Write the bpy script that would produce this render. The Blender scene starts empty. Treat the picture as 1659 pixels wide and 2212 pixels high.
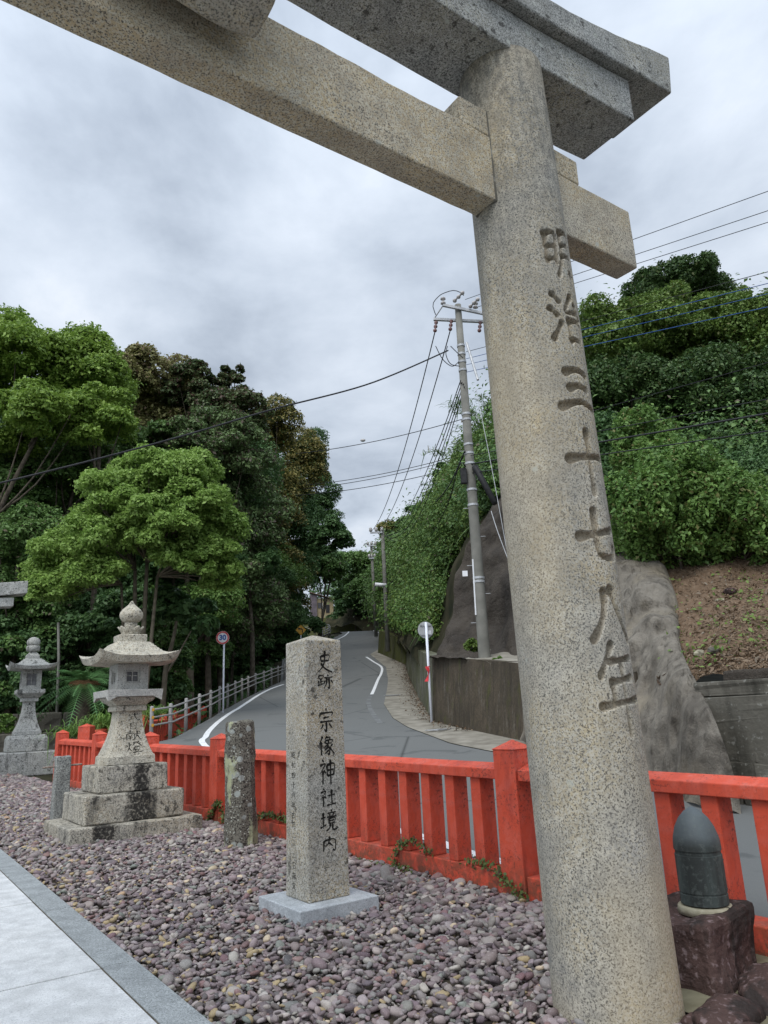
import bpy, bmesh, math, random
import numpy as np
from mathutils import Vector, Matrix

# ------------------------------------------------------------------ camera, world, sun, exposure
SC = bpy.context.scene
COL = SC.collection
PITCH, ROLL, EYE = math.radians(15.2), math.radians(-2.65), 1.5
cam_d = bpy.data.cameras.new("camera"); cam = bpy.data.objects.new("camera", cam_d); COL.objects.link(cam)
cam_d.sensor_fit = 'VERTICAL'; cam_d.sensor_height = 36; cam_d.lens = 26
cam_d.clip_start = 0.05; cam_d.clip_end = 3000
CM = Matrix.Rotation(math.pi/2 + PITCH, 4, 'X') @ Matrix.Rotation(ROLL, 4, 'Z')
cam.matrix_world = Matrix.Translation((0, 0, EYE)) @ CM
SC.camera = cam
SC.view_settings.view_transform = 'Standard'; SC.view_settings.look = 'None'
SC.view_settings.exposure = 0.22; SC.view_settings.gamma = 1.0
try: SC.view_settings.use_curve_mapping = False
except Exception: pass
SC.render.engine = 'CYCLES'
SC.cycles.max_bounces = 6; SC.cycles.diffuse_bounces = 3; SC.cycles.transparent_max_bounces = 4
SUN_EL, SUN_AZ = math.radians(52), math.radians(205)      # azimuth clockwise from +Y (behind the viewer, to the left)

def build_world():
    w = bpy.data.worlds.new("World"); SC.world = w; w.use_nodes = True
    nt = w.node_tree; N = nt.nodes; L = nt.links; N.clear()
    out = N.new('ShaderNodeOutputWorld'); bg = N.new('ShaderNodeBackground')
    sky = N.new('ShaderNodeTexSky'); sky.sky_type = 'NISHITA'; sky.sun_disc = False
    sky.sun_elevation = SUN_EL; sky.sun_rotation = SUN_AZ; sky.dust_density = 2.0
    skm = N.new('ShaderNodeVectorMath'); skm.operation = 'SCALE'; skm.inputs['Scale'].default_value = 0.07
    L.new(sky.outputs[0], skm.inputs[0])
    tc = N.new('ShaderNodeTexCoord'); sep = N.new('ShaderNodeSeparateXYZ'); L.new(tc.outputs['Generated'], sep.inputs[0])
    def math_(op, a, b=None, clamp=False):
        n = N.new('ShaderNodeMath'); n.operation = op; n.use_clamp = clamp
        for i, v in enumerate((a, b)):
            if v is None: continue
            if isinstance(v, (int, float)): n.inputs[i].default_value = v
            else: L.new(v, n.inputs[i])
        return n.outputs[0]
    zz = math_('ADD', math_('MAXIMUM', sep.outputs[2], 0.0), 0.16)
    px = math_('DIVIDE', sep.outputs[0], zz); py = math_('DIVIDE', sep.outputs[1], zz)
    cmb = N.new('ShaderNodeCombineXYZ'); L.new(px, cmb.inputs[0]); L.new(py, cmb.inputs[1])
    mp = N.new('ShaderNodeMapping'); L.new(cmb.outputs[0], mp.inputs[0])
    mp.inputs['Location'].default_value = (2.1, 0.35, 0.0); mp.inputs['Scale'].default_value = (0.95, 0.85, 1.0)
    n1 = N.new('ShaderNodeTexNoise'); n1.inputs['Scale'].default_value = 2.3; n1.inputs['Detail'].default_value = 7
    n1.inputs['Roughness'].default_value = 0.56; n1.inputs['Distortion'].default_value = 0.15
    L.new(mp.outputs[0], n1.inputs['Vector'])
    n2 = N.new('ShaderNodeTexNoise'); n2.inputs['Scale'].default_value = 0.75; n2.inputs['Detail'].default_value = 3
    L.new(mp.outputs[0], n2.inputs['Vector'])
    mixn = math_('ADD', math_('MULTIPLY', n1.outputs[0], 0.58), math_('MULTIPLY', n2.outputs[0], 0.42))
    rp = N.new('ShaderNodeValToRGB'); L.new(mixn, rp.inputs[0])
    cr = rp.color_ramp
    cr.elements[0].position = 0.38; cr.elements[0].color = (0.38, 0.44, 0.53, 1)
    cr.elements[1].position = 0.63; cr.elements[1].color = (0.86, 0.905, 0.97, 1)
    e = cr.elements.new(0.465); e.color = (0.54, 0.61, 0.71, 1)
    e = cr.elements.new(0.545); e.color = (0.67, 0.74, 0.84, 1)
    # thin cloud: brighter towards the zenith and the hidden sun behind the viewer
    zen = math_('MULTIPLY', math_('POWER', math_('MAXIMUM', sep.outputs[2], 0.0), 3.0), 0.55)
    sd = N.new('ShaderNodeVectorMath'); sd.operation = 'DOT_PRODUCT'
    sd.inputs[1].default_value = (math.cos(SUN_EL)*math.sin(SUN_AZ), math.cos(SUN_EL)*math.cos(SUN_AZ), math.sin(SUN_EL))
    L.new(tc.outputs['Generated'], sd.inputs[0])
    sb = math_('MULTIPLY', math_('POWER', math_('MAXIMUM', math_('ADD', math_('MULTIPLY', sd.outputs['Value'], 0.5), 0.5), 0.0), 5.0), 1.15)
    gain = math_('ADD', math_('ADD', zen, sb), 0.92)
    cs = N.new('ShaderNodeVectorMath'); cs.operation = 'SCALE'; L.new(rp.outputs[0], cs.inputs[0]); L.new(gain, cs.inputs['Scale'])
    mx = N.new('ShaderNodeMix'); mx.data_type = 'RGBA'; mx.inputs['Factor'].default_value = 0.93
    L.new(skm.outputs[0], mx.inputs['A']); L.new(cs.outputs[0], mx.inputs['B'])
    L.new(mx.outputs['Result'], bg.inputs['Color']); bg.inputs['Strength'].default_value = 1.0
    L.new(bg.outputs[0], out.inputs['Surface'])
build_world()
sun_d = bpy.data.lights.new("sun", 'SUN'); sun = bpy.data.objects.new("sun", sun_d); COL.objects.link(sun)
sun_d.energy = 1.3; sun_d.angle = math.radians(28); sun_d.color = (1.0, 0.96, 0.90)
sdir = Vector((math.cos(SUN_EL)*math.sin(SUN_AZ), math.cos(SUN_EL)*math.cos(SUN_AZ), math.sin(SUN_EL)))
sun.rotation_euler = sdir.to_track_quat('Z', 'Y').to_euler()

# ------------------------------------------------------------------ surveying: photo measurements (1659 x 2212) to metres
FPX = 26/36*2212
M3 = np.array(CM.to_3x3())
def ray(x, y): return M3 @ np.array([(x-829.5)/FPX, -(y-1106)/FPX, -1.0])
def at(x, y, Y):
    d = ray(x, y); return d*(Y/d[1]) + np.array([0, 0, EYE])
def atz(x, y, z):
    d = ray(x, y); return d*((z-EYE)/d[2]) + np.array([0, 0, EYE])
RZ_Y = np.array([-60, 0, 5, 8, 12, 16, 19.4, 23.2, 28.5, 31.5, 42, 55, 65, 72, 78, 90, 140.])
RZ_Z = np.array([-.6, 0.0, .07, .18, .48, .80, 1.09, 1.45, 1.90, 2.25, 3.5, 6.0, 8.0, 9.25, 9.8, 10.1, 11.])
def rz(y): return np.interp(y, RZ_Y, RZ_Z)
def on_road(x, y):
    d = ray(x, y); Ys = np.concatenate([np.arange(3, 30, .02), np.arange(30, 110, .05)])
    zz = EYE + d[2]*Ys/d[1] - rz(Ys)
    s = np.where(np.diff(np.sign(zz)) != 0)[0]
    i = s[0] if len(s) else int(np.argmin(np.abs(zz)))
    Y = Ys[i]; return np.array([d[0]*Y/d[1], Y, rz(Y)])
TH = math.radians(35.6)                      # the approach runs 35.6 deg to the left of the view
AV = np.array([-math.sin(TH), math.cos(TH), 0.0]); AU = np.array([math.cos(TH), math.sin(TH), 0.0])
FH = np.array([0.966, 6.384]); FA = np.array([-7.49, 17.36])          # red fence line
FD = (FA-FH)/np.linalg.norm(FA-FH); FN = np.array([FD[1], -FD[0]])      # along, and towards the road
def gz(x, y):                                # precinct ground, rising gently along the fence
    v = (np.asarray(x)-FH[0])*FD[0] + (np.asarray(y)-FH[1])*FD[1]
    return 0.073 + 0.0158*v
def sstep(a, b, x):
    t = np.clip((np.asarray(x, float)-a)/(b-a), 0, 1); return t*t*(3-2*t)

# ------------------------------------------------------------------ object helpers
def tag(o, label=None, cat=None, group=None, kind=None):
    if label: o['label'] = label
    if cat: o['category'] = cat
    if group: o['group'] = group
    if kind: o['kind'] = kind
    return o
def thing(name, label, cat, loc=(0, 0, 0), rot=0.0, group=None):
    o = bpy.data.objects.new(name, None); COL.objects.link(o)
    o.location = loc; o.rotation_euler = (0, 0, rot); o.empty_display_size = .2
    return tag(o, label, cat, group)
def link_mesh(name, me, mat, parent=None, smooth=False):
    o = bpy.data.objects.new(name, me); COL.objects.link(o)
    if mat is not None: me.materials.append(mat)
    if parent is not None: o.parent = parent
    if smooth: me.polygons.foreach_set('use_smooth', np.ones(len(me.polygons), bool))
    return o
def np_mesh(name, V, F, mat, parent=None, smooth=False, col=None):
    V = np.asarray(V, np.float32); F = np.asarray(F, np.int32); k = F.shape[1]
    me = bpy.data.meshes.new(name); me.vertices.add(len(V)); me.vertices.foreach_set('co', V.ravel())
    me.loops.add(F.size); me.loops.foreach_set('vertex_index', F.ravel())
    me.polygons.add(len(F)); me.polygons.foreach_set('loop_start', np.arange(0, F.size, k, dtype=np.int32))
    me.polygons.foreach_set('loop_total', np.full(len(F), k, np.int32))
    me.update(calc_edges=True); me.validate()
    if col is not None:
        a = me.color_attributes.new('tint', 'FLOAT_COLOR', 'POINT')
        c = np.ones((len(V), 4), np.float32); c[:, :3] = col; a.data.foreach_set('color', c.ravel())
    return link_mesh(name, me, mat, parent, smooth)
class MB:
    """collects simple solids; build() links them as one mesh object"""
    def __init__(s): s.v = []; s.f = []
    def add(s, v, f):
        b = len(s.v); s.v += [tuple(map(float, p)) for p in v]; s.f += [tuple(i+b for i in q) for q in f]; return s
    def box(s, c, d, rot=0.0, taper=1.0):
        x, y, z = d[0]/2, d[1]/2, d[2]/2; cr, sr = math.cos(rot), math.sin(rot); v = []
        for k, t in ((-1, 1.0), (1, taper)):
            for i, j in ((-1, -1), (1, -1), (1, 1), (-1, 1)):
                a, b = i*x*t, j*y*t; v.append((c[0]+a*cr-b*sr, c[1]+a*sr+b*cr, c[2]+k*z))
        return s.add(v, [(3, 2, 1, 0), (4, 5, 6, 7), (0, 1, 5, 4), (1, 2, 6, 5), (2, 3, 7, 6), (3, 0, 4, 7)])
    def tube(s, pts, rad, n=8, cap=True):
        pts = [Vector(p) for p in pts]; m = len(pts)
        if not hasattr(rad, '__len__'): rad = [rad]*m
        v = []; up = None
        for i, p in enumerate(pts):
            t = (pts[min(i+1, m-1)]-pts[max(i-1, 0)]).normalized()
            if up is None: up = Vector((1, 0, 0)) if abs(t.x) < .8 else Vector((0, 1, 0))
            a = (up - t*up.dot(t)).normalized(); b = t.cross(a); up = a
            for k in range(n):
                w = 2*math.pi*k/n; v.append(p + a*math.cos(w)*rad[i] + b*math.sin(w)*rad[i])
        f = [(i*n+k, i*n+(k+1) % n, (i+1)*n+(k+1) % n, (i+1)*n+k) for i in range(m-1) for k in range(n)]
        if cap: f += [tuple(range(n-1, -1, -1)), tuple(range((m-1)*n, m*n))]
        return s.add(v, f)
    def lathe(s, prof, n=24, c=(0, 0, 0), square=False):
        v = []
        for r, z in prof:
            for k in range(n):
                w = 2*math.pi*(k+.5)/n; v.append((c[0]+r*math.cos(w), c[1]+r*math.sin(w), c[2]+z))
        m = len(prof)
        f = [(i*n+k, i*n+(k+1) % n, (i+1)*n+(k+1) % n, (i+1)*n+k) for i in range(m-1) for k in range(n)]
        f += [tuple(range(n-1, -1, -1)), tuple(range((m-1)*n, m*n))]
        return s.add(v, f)
    def sq(s, prof, c=(0, 0, 0), asp=1.0):
        """square section loft: prof = [(half side, z)...]"""
        v = []
        for r, z in prof:
            v += [(c[0]-r, c[1]-r*asp, c[2]+z), (c[0]+r, c[1]-r*asp, c[2]+z), (c[0]+r, c[1]+r*asp, c[2]+z), (c[0]-r, c[1]+r*asp, c[2]+z)]
        m = len(prof)
        f = [(i*4+k, i*4+(k+1) % 4, (i+1)*4+(k+1) % 4, (i+1)*4+k) for i in range(m-1) for k in range(4)]
        f += [(3, 2, 1, 0), tuple(range((m-1)*4, m*4))]
        return s.add(v, f)
    def build(s, name, mat, parent=None, smooth=False, bevel=0.0, seg=2, loc=None):
        me = bpy.data.meshes.new(name); me.from_pydata(s.v, [], s.f); me.update()
        o = link_mesh(name, me, mat, parent, smooth)
        if bevel:
            m = o.modifiers.new('bevel', 'BEVEL'); m.width = bevel; m.segments = seg; m.limit_method = 'ANGLE'
        if loc is not None: o.location = loc
        return o
def roughen(o, level, strength, scale, seed=0):
    """subdivide the mesh and push its points about, so that hewn stone is not ruler-straight"""
    bm = bmesh.new(); bm.from_mesh(o.data)
    bmesh.ops.subdivide_edges(bm, edges=bm.edges[:], cuts=level, use_grid_fill=True)
    from mathutils import noise
    off = Vector((seed*3.1, seed*1.7, seed*2.3))
    bm.normal_update()
    mv = [(v, v.normal*noise.fractal(v.co*scale+off, 1.0, 2.0, 4)*strength) for v in bm.verts]
    for v, d in mv: v.co += d
    bm.to_mesh(o.data); bm.free()
def grid_mesh(name, G, mat, parent=None, smooth=True):
    G = np.asarray(G, float); n, m = G.shape[:2]
    i, j = np.meshgrid(np.arange(n-1), np.arange(m-1), indexing='ij')
    F = np.stack([i*m+j, i*m+j+1, (i+1)*m+j+1, (i+1)*m+j], -1).reshape(-1, 4)
    return np_mesh(name, G.reshape(-1, 3), F, mat, parent, smooth)
def catmull(P, n):
    P = np.asarray(P, float); m = len(P)
    t = np.linspace(0, m-1-1e-9, n); i = t.astype(int); u = (t-i)[:, None]
    g = lambda k: P[np.clip(k, 0, m-1)]
    p0, p1, p2, p3 = g(i-1), g(i), g(i+1), g(i+2)
    return .5*((2*p1)+(-p0+p2)*u+(2*p0-5*p1+4*p2-p3)*u*u+(-p0+3*p1-3*p2+p3)*u**3)
def resample_grid(C, n, m):
    """C: list of columns of 3D points -> n x m smooth grid"""
    A = np.stack([catmull(c, m) for c in C])          # cols x m
    return np.stack([catmull(A[:, k], n) for k in range(m)], 1)
def vnoise(P, scale, seed, octaves=4):
    from mathutils import noise
    o = Vector((seed*7.3, seed*1.9, -seed*4.1)); sh = P.shape[:-1]; Q = P.reshape(-1, 3)
    return np.array([noise.fractal(Vector(q)*scale+o, 1.0, 2.0, octaves) for q in Q]).reshape(sh)

# ------------------------------------------------------------------ materials
class NT:
    def __init__(s, name):
        s.m = bpy.data.materials.new(name); s.m.use_nodes = True; s.t = s.m.node_tree; s.N = s.t.nodes; s.L = s.t.links
        s.b = s.N['Principled BSDF']; s.co = None
    def coord(s, kind='Object'):
        if s.co is None: s.co = s.N.new('ShaderNodeTexCoord')
        return s.co.outputs[kind]
    def noise(s, scale, detail=4, rough=.55, vec=None, dist=0.0, stretch=None):
        n = s.N.new('ShaderNodeTexNoise'); n.inputs['Scale'].default_value = scale; n.inputs['Detail'].default_value = detail
        n.inputs['Roughness'].default_value = rough; n.inputs['Distortion'].default_value = dist
        v = vec or s.coord()
        if stretch:
            mp = s.N.new('ShaderNodeMapping'); mp.inputs['Scale'].default_value = stretch; s.L.new(v, mp.inputs[0]); v = mp.outputs[0]
        s.L.new(v, n.inputs['Vector']); return n.outputs[0]
    def vor(s, scale, feature='F1', out='Distance', vec=None, stretch=None):
        n = s.N.new('ShaderNodeTexVoronoi'); n.feature = feature; n.inputs['Scale'].default_value = scale
        v = vec or s.coord()
        if stretch:
            mp = s.N.new('ShaderNodeMapping'); mp.inputs['Scale'].default_value = stretch; s.L.new(v, mp.inputs[0]); v = mp.outputs[0]
        s.L.new(v, n.inputs['Vector']); return n.outputs[out]
    def ramp(s, fac, stops, const=False):
        r = s.N.new('ShaderNodeValToRGB'); s.L.new(fac, r.inputs[0]); e = r.color_ramp.elements
        if const: r.color_ramp.interpolation = 'CONSTANT'
        while len(e) < len(stops): e.new(.5)
        for k, (p, c) in enumerate(stops):
            e[k].position = p; e[k].color = (c, c, c, 1) if isinstance(c, (int, float)) else (*c, 1)
        return r.outputs[0]
    def mix(s, fac, a, b, mode='MIX'):
        n = s.N.new('ShaderNodeMix'); n.data_type = 'RGBA'; n.blend_type = mode; n.clamp_factor = True
        for k, v in (('Factor', fac), ('A', a), ('B', b)):
            if isinstance(v, (int, float)) and k == 'Factor': n.inputs[k].default_value = v
            elif isinstance(v, (tuple, list)): n.inputs[k].default_value = (*v, 1)
            else: s.L.new(v, n.inputs[k])
        return n.outputs['Result']
    def mth(s, op, a, b=0.0, clamp=False):
        n = s.N.new('ShaderNodeMath'); n.operation = op; n.use_clamp = clamp
        for k, v in enumerate((a, b)):
            if isinstance(v, (int, float)): n.inputs[k].default_value = v
            else: s.L.new(v, n.inputs[k])
        return n.outputs[0]
    def xyz(s, k, kind='Object'):
        n = s.N.new('ShaderNodeSeparateXYZ'); s.L.new(s.coord(kind), n.inputs[0]); return n.outputs[k]
    def normal(s, k):
        g = s.N.new('ShaderNodeNewGeometry'); n = s.N.new('ShaderNodeSeparateXYZ'); s.L.new(g.outputs['Normal'], n.inputs[0]); return n.outputs[k]
    def island(s):
        return s.N.new('ShaderNodeNewGeometry').outputs['Random Per Island']
    def bump(s, h, strength=.3, dist=.01):
        n = s.N.new('ShaderNodeBump'); n.inputs['Strength'].default_value = strength; n.inputs['Distance'].default_value = dist
        s.L.new(h, n.inputs['Height']); s.L.new(n.outputs[0], s.b.inputs['Normal'])
    def done(s, color, rough=.8, spec=.3, metal=0.0):
        if isinstance(color, (tuple, list)): s.b.inputs['Base Color'].default_value = (*color, 1)
        else: s.L.new(color, s.b.inputs['Base Color'])
        if isinstance(rough, (int, float)): s.b.inputs['Roughness'].default_value = rough
        else: s.L.new(rough, s.b.inputs['Roughness'])
        s.b.inputs['Specular IOR Level'].default_value = spec; s.b.inputs['Metallic'].default_value = metal
        return s.m
def granite(name, light, warm, grey, dark=(.045, .045, .045), scale=95, speck=.43, warmth=.5, stain=None, lichen=0.0, drip=0.0, grime=0.0, carved=False, topdark=None, patch=None):
    n = NT(name)
    big = n.noise(1.6, 4); mid = n.noise(7, 4)
    base = n.mix(n.ramp(big, [(.5-.14+(.5-warmth)*.3, 0.0), (.5+.14+(.5-warmth)*.3, 1.0)]), grey, warm)
    base = n.mix(n.ramp(n.noise(scale*.55, 2), [(.42, 0.0), (.6, 1.0)]), base, light)
    sp = n.ramp(n.noise(scale, 3, .65), [(speck-.05, 1.0), (speck+.03, 0.0)])
    base = n.mix(n.mth('MULTIPLY', sp, .85), base, dark)
    base = n.mix(n.ramp(mid, [(.35, .35), (.62, 0.0)]), base, tuple(.42*c for c in grey))
    if lichen:
        lv = n.vor(9, vec=None); blob = n.ramp(n.mth('ADD', lv, n.mth('MULTIPLY', n.noise(22, 3), .35)), [(.30, 1.0), (.36, 0.0)])
        gate = n.ramp(n.noise(2.7, 2), [(.62-lichen*.35, 0.0), (.72-lichen*.35, 1.0)])
        base = n.mix(n.mth('MULTIPLY', blob, n.mth('MULTIPLY', gate, .85)), base, (.40, .42, .38))
    if drip:
        dr = n.ramp(n.noise(5, 5, .6, stretch=(1, 1, .12)), [(.60-drip*.2, 0.0), (.70-drip*.15, 1.0)])
        dr = n.mth('MULTIPLY', dr, n.ramp(n.noise(26, 3), [(.35, .45), (.6, 1.0)]))
        base = n.mix(n.mth('MULTIPLY', dr, .9), base, (.022, .021, .02))
    if grime:
        g = n.ramp(n.noise(13, 5, .7), [(.60-grime*.2, 0.0), (.66-grime*.18, 1.0)]); base = n.mix(n.mth('MULTIPLY', g, .8), base, (.04, .038, .034))
    if patch:
        xs = n.mth('ADD', n.xyz(0), n.mth('MULTIPLY', n.mth('SUBTRACT', n.noise(9, 5, .7), .5), .28)); w_ = (patch[1]-patch[0])/2
        q = n.ramp(n.mth('ABSOLUTE', n.mth('SUBTRACT', xs, (patch[0]+patch[1])/2)), [(w_*.72, 1.0), (w_*1.1, 0.0)])
        base = n.mix(n.mth('MULTIPLY', n.mth('MULTIPLY', q, n.ramp(n.noise(30, 4), [(.34, .25), (.5, 1.0)])), .93), base, (.018, .017, .016))
    if topdark:
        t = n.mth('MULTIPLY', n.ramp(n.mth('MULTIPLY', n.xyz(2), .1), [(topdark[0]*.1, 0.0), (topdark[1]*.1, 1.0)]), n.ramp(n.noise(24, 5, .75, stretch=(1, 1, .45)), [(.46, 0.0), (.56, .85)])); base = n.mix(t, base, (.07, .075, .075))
    if carved:
        sk = n.ramp(n.noise(5.5, 6, .6, stretch=(1, 1, .05)), [(.46, 0.0), (.64, .36)]); base = n.mix(sk, base, (.17, .168, .155)); base = n.mix(n.ramp(n.noise(.9, 3, stretch=(1, 1, .35)), [(.44, 0.0), (.62, .38)]), base, (.50, .40, .245))
        a = n.N.new('ShaderNodeVertexColor'); a.layer_name = 'tint'; base = n.mix(n.mth('MULTIPLY', a.outputs[0], .5), base, (.20, .15, .09))
    n.bump(n.mth('ADD', n.noise(scale*.8, 3), n.mth('MULTIPLY', mid, .6)), .35, .006)
    return n.done(base, .88, .2)
MAT = {}
MAT['torii'] = granite('torii_granite', (.48, .45, .375), (.43, .365, .245), (.34, .335, .31), scale=108, speck=.455, warmth=.58, lichen=.12)
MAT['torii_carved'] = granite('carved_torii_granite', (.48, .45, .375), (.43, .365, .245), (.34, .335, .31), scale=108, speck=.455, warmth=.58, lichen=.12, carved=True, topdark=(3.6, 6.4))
MAT['tie'] = granite('tie_beam_granite', (.53, .485, .38), (.48, .39, .25), (.38, .355, .31), scale=112, speck=.45, warmth=.82, lichen=.12)
MAT['torii_top'] = granite('lintel_granite', (.45, .455, .43), (.40, .375, .29), (.29, .30, .29), scale=105, speck=.46, warmth=.42, lichen=.3, grime=.10)
MAT['marker'] = granite('marker_granite', (.52, .50, .44), (.45, .375, .25), (.33, .325, .29), scale=105, speck=.45, warmth=.62, lichen=.25, grime=.06)
MAT['plinth'] = granite('plinth_granite', (.50, .53, .55), (.44, .46, .47), (.38, .41, .43), dark=(.16, .17, .18), scale=110, speck=.40, warmth=.3)
MAT['lantern'] = granite('lantern_granite', (.56, .53, .44), (.48, .42, .31), (.38, .365, .32), scale=75, speck=.43, warmth=.6, lichen=.25, grime=.12)
MAT['lantern_step'] = granite('step_granite', (.50, .47, .39), (.41, .36, .27), (.31, .295, .26), scale=70, speck=.45, warmth=.6, drip=.30, grime=.22)
for k_, pt_ in enumerate(((-.56, -.27), (-.13, .22), (0.0, .20))): MAT['step%d' % k_] = granite('stained_step_granite', (.50, .47, .39), (.41, .36, .27), (.31, .295, .26), scale=70, speck=.45, warmth=.6, drip=.34, grime=.22, patch=pt_)
MAT['lantern_far'] = granite('old_lantern_granite', (.52, .52, .49), (.46, .45, .40), (.37, .38, .36), scale=60, speck=.43, warmth=.4, drip=.12, grime=.12)
MAT['lantern_cut'] = granite('fresh_cut_granite', (.50, .49, .45), (.45, .435, .38), (.38, .38, .36), scale=80, speck=.40, warmth=.3)
MAT['grey_post'] = granite('rough_granite', (.36, .37, .34), (.30, .29, .25), (.22, .23, .22), scale=60, speck=.45, warmth=.3, lichen=.2)

def mat_lichen_post():
    n = NT('lichened_stone')
    base = n.mix(n.noise(6, 5), (.10, .09, .075), (.21, .20, .165))
    base = n.mix(n.ramp(n.noise(55, 3), [(.42, 1.0), (.5, 0.0)]), base, (.035, .03, .027))
    # grey rosettes, pale yellow-green sheets
    v = n.mth('ADD', n.vor(7.5), n.mth('MULTIPLY', n.noise(25, 3), .22)); base = n.mix(n.mth('MULTIPLY', n.ramp(v, [(.36, 1.0), (.42, 0.0)]), .8), base, (.30, .32, .30))
    g = n.ramp(n.noise(4.5, 6, .62, stretch=(1, 1, .45)), [(.55, 0.0), (.6, 1.0)]); base = n.mix(n.mth('MULTIPLY', g, .85), base, (.36, .38, .24))
    v2 = n.mth('ADD', n.vor(24), n.mth('MULTIPLY', n.noise(60, 2), .25)); base = n.mix(n.ramp(v2, [(.28, 1.0), (.34, 0.0)]), base, (.40, .41, .36))
    n.bump(n.noise(22, 5), .7, .012); return n.done(base, .95, .1)
MAT['lichen_post'] = mat_lichen_post()

def mat_red(name, top=(.80, .155, .10), worn=.5):
    n = NT(name)
    base = n.mix(n.noise(2.2, 3), (.53, .062, .030), (.64, .098, .048))
    base = n.mix(n.ramp(n.noise(9, 4), [(.45, 0.0), (.75, .45)]), base, (.60, .15, .115))
    pit = n.mth('MULTIPLY', n.ramp(n.noise(46, 4, .75), [(.37+.06*worn, 1.0), (.43+.06*worn, 0.0)]), n.ramp(n.noise(3.1, 3), [(.40, 0.0), (.56, 1.0)]))
    base = n.mix(n.mth('MULTIPLY', pit, .8), base, (.10, .03, .022))
    st = n.ramp(n.noise(7, 5, .6, stretch=(1, 1, .25)), [(.50, 0.0), (.72, .75)]); base = n.mix(st, base, (.30, .040, .028))
    base = n.mix(n.ramp(n.noise(5, 6, .7), [(.58, 0.0), (.70, .55)]), base, (.62, .20, .16)); base = n.mix(n.ramp(n.noise(90, 3, .7), [(.60, 0.0), (.70, .5)]), base, (.20, .04, .03))
    low = n.mth('MULTIPLY', n.ramp(n.xyz(2), [(.0, 1.0), (.34, 0.0)]), n.ramp(n.noise(13, 6, .7), [(.40, 0.0), (.56, .95)]))
    base = n.mix(low, base, (.13, .06, .035))
    n.bump(n.noise(40, 4), .25, .006); return n.done(base, .62, .35)
MAT['red'] = mat_red('vermilion_paint')
MAT['red2'] = mat_red('vermilion_paint_orange')

def mat_asphalt():
    n = NT('asphalt'); f = n.noise(140, 3, .7); b = n.noise(.35, 4)
    base = n.mix(b, (.104, .108, .104), (.140, .144, .139)); base = n.mix(n.ramp(f, [(.38, 0.0), (.68, 1.0)]), base, (.16, .165, .16))
    base = n.mix(n.ramp(n.noise(1.1, 5, .6, dist=.6), [(.60, 0.0), (.66, .5)]), base, (.062, .067, .066))
    cr = n.ramp(n.vor(.17, 'DISTANCE_TO_EDGE', 'Distance', vec=None), [(.0, 1.0), (.006, 0.0)])
    base = n.mix(n.mth('MULTIPLY', cr, .75), base, (.03, .031, .03))
    n.bump(f, .35, .006); return n.done(base, .85, .3)
MAT['asphalt'] = mat_asphalt()
def mat_simple(name, a, b, scale=4, rough=.7, spec=.3, bump=0.0, metal=0.0, detail=4):
    n = NT(name); f = n.noise(scale, detail)
    if bump: n.bump(f, bump, .01)
    return n.done(n.mix(n.ramp(f, [(.35, 0.0), (.65, 1.0)]), a, b), rough, spec, metal)
def mat_line():
    n = NT('road_paint'); w = n.ramp(n.noise(14, 5, .7), [(.36, 0.0), (.42, 1.0)]); return n.done(n.mix(w, (.25, .26, .26), (.72, .73, .73)), .7, .3)
MAT['line'] = mat_line()
MAT['line_worn'] = mat_simple('worn_road_paint', (.12, .125, .125), (.20, .205, .205), 3, .8, .2)
MAT['gutter'] = mat_simple('gutter_concrete', (.17, .155, .125), (.30, .28, .235), 2.2, .9, .2, .3, detail=8)
MAT['soil'] = mat_simple('dark_soil', (.035, .03, .024), (.075, .062, .045), 3, .95, .1, .5)
MAT['terrain'] = mat_simple('leaf_mould', (.022, .024, .014), (.055, .05, .03), 1.3, .95, .1, .5)
MAT['mud'] = mat_simple('mossy_mud', (.11, .10, .062), (.20, .185, .125), 5, .95, .15, .5, detail=7)
MAT['pave'] = granite('paving_granite', (.62, .63, .63), (.57, .58, .575), (.53, .545, .55), dark=(.33, .34, .35), scale=130, speck=.42, warmth=.4)
MAT['kerb'] = granite('kerb_granite', (.36, .385, .39), (.30, .32, .325), (.25, .27, .275), dark=(.11, .12, .12), scale=130, speck=.44, warmth=.4)
MAT['joint'] = mat_simple('paving_joint', (.07, .06, .045), (.12, .105, .08), 12, .95, .1)

def mat_wall(name, a, b, moss=0.0, streak=.5):
    n = NT(name)
    base = n.mix(n.noise(1.2, 5), a, b)
    st = n.ramp(n.noise(7.5, 6, .66, stretch=(1, 1, .14), dist=.4), [(.46, 0.0), (.70, streak)]); base = n.mix(st, base, (.035, .03, .024))
    base = n.mix(n.ramp(n.noise(.9, 5, .65), [(.42, .55), (.6, 0.0)]), base, (.04, .036, .028))
    base = n.mix(n.ramp(n.noise(4.5, 7, .68, stretch=(1, 1, .3)), [(.56, 0.0), (.74, .5)]), base, (.25, .235, .20))
    base = n.mix(n.ramp(n.noise(20, 4), [(.40, .5), (.55, 0.0)]), base, (.05, .042, .033))
    if moss:
        g = n.ramp(n.noise(3.2, 6, .66, stretch=(1, 1, .4)), [(.60-.3*moss, 0.0), (.78-.3*moss, 1.0)]); base = n.mix(n.mth('MULTIPLY', g, .85), base, (.075, .085, .022))
    n.bump(n.noise(14, 5), .4, .02); return n.done(base, .92, .15)
MAT['wall'] = mat_wall('stained_concrete', (.075, .058, .040), (.135, .112, .082), .12, .8)
MAT['wall_moss'] = mat_wall('mossy_concrete', (.12, .12, .075), (.17, .165, .12), .85, .5)
MAT['wall_light'] = mat_wall('pale_concrete', (.20, .205, .17), (.28, .28, .24), .55, .6)
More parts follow.
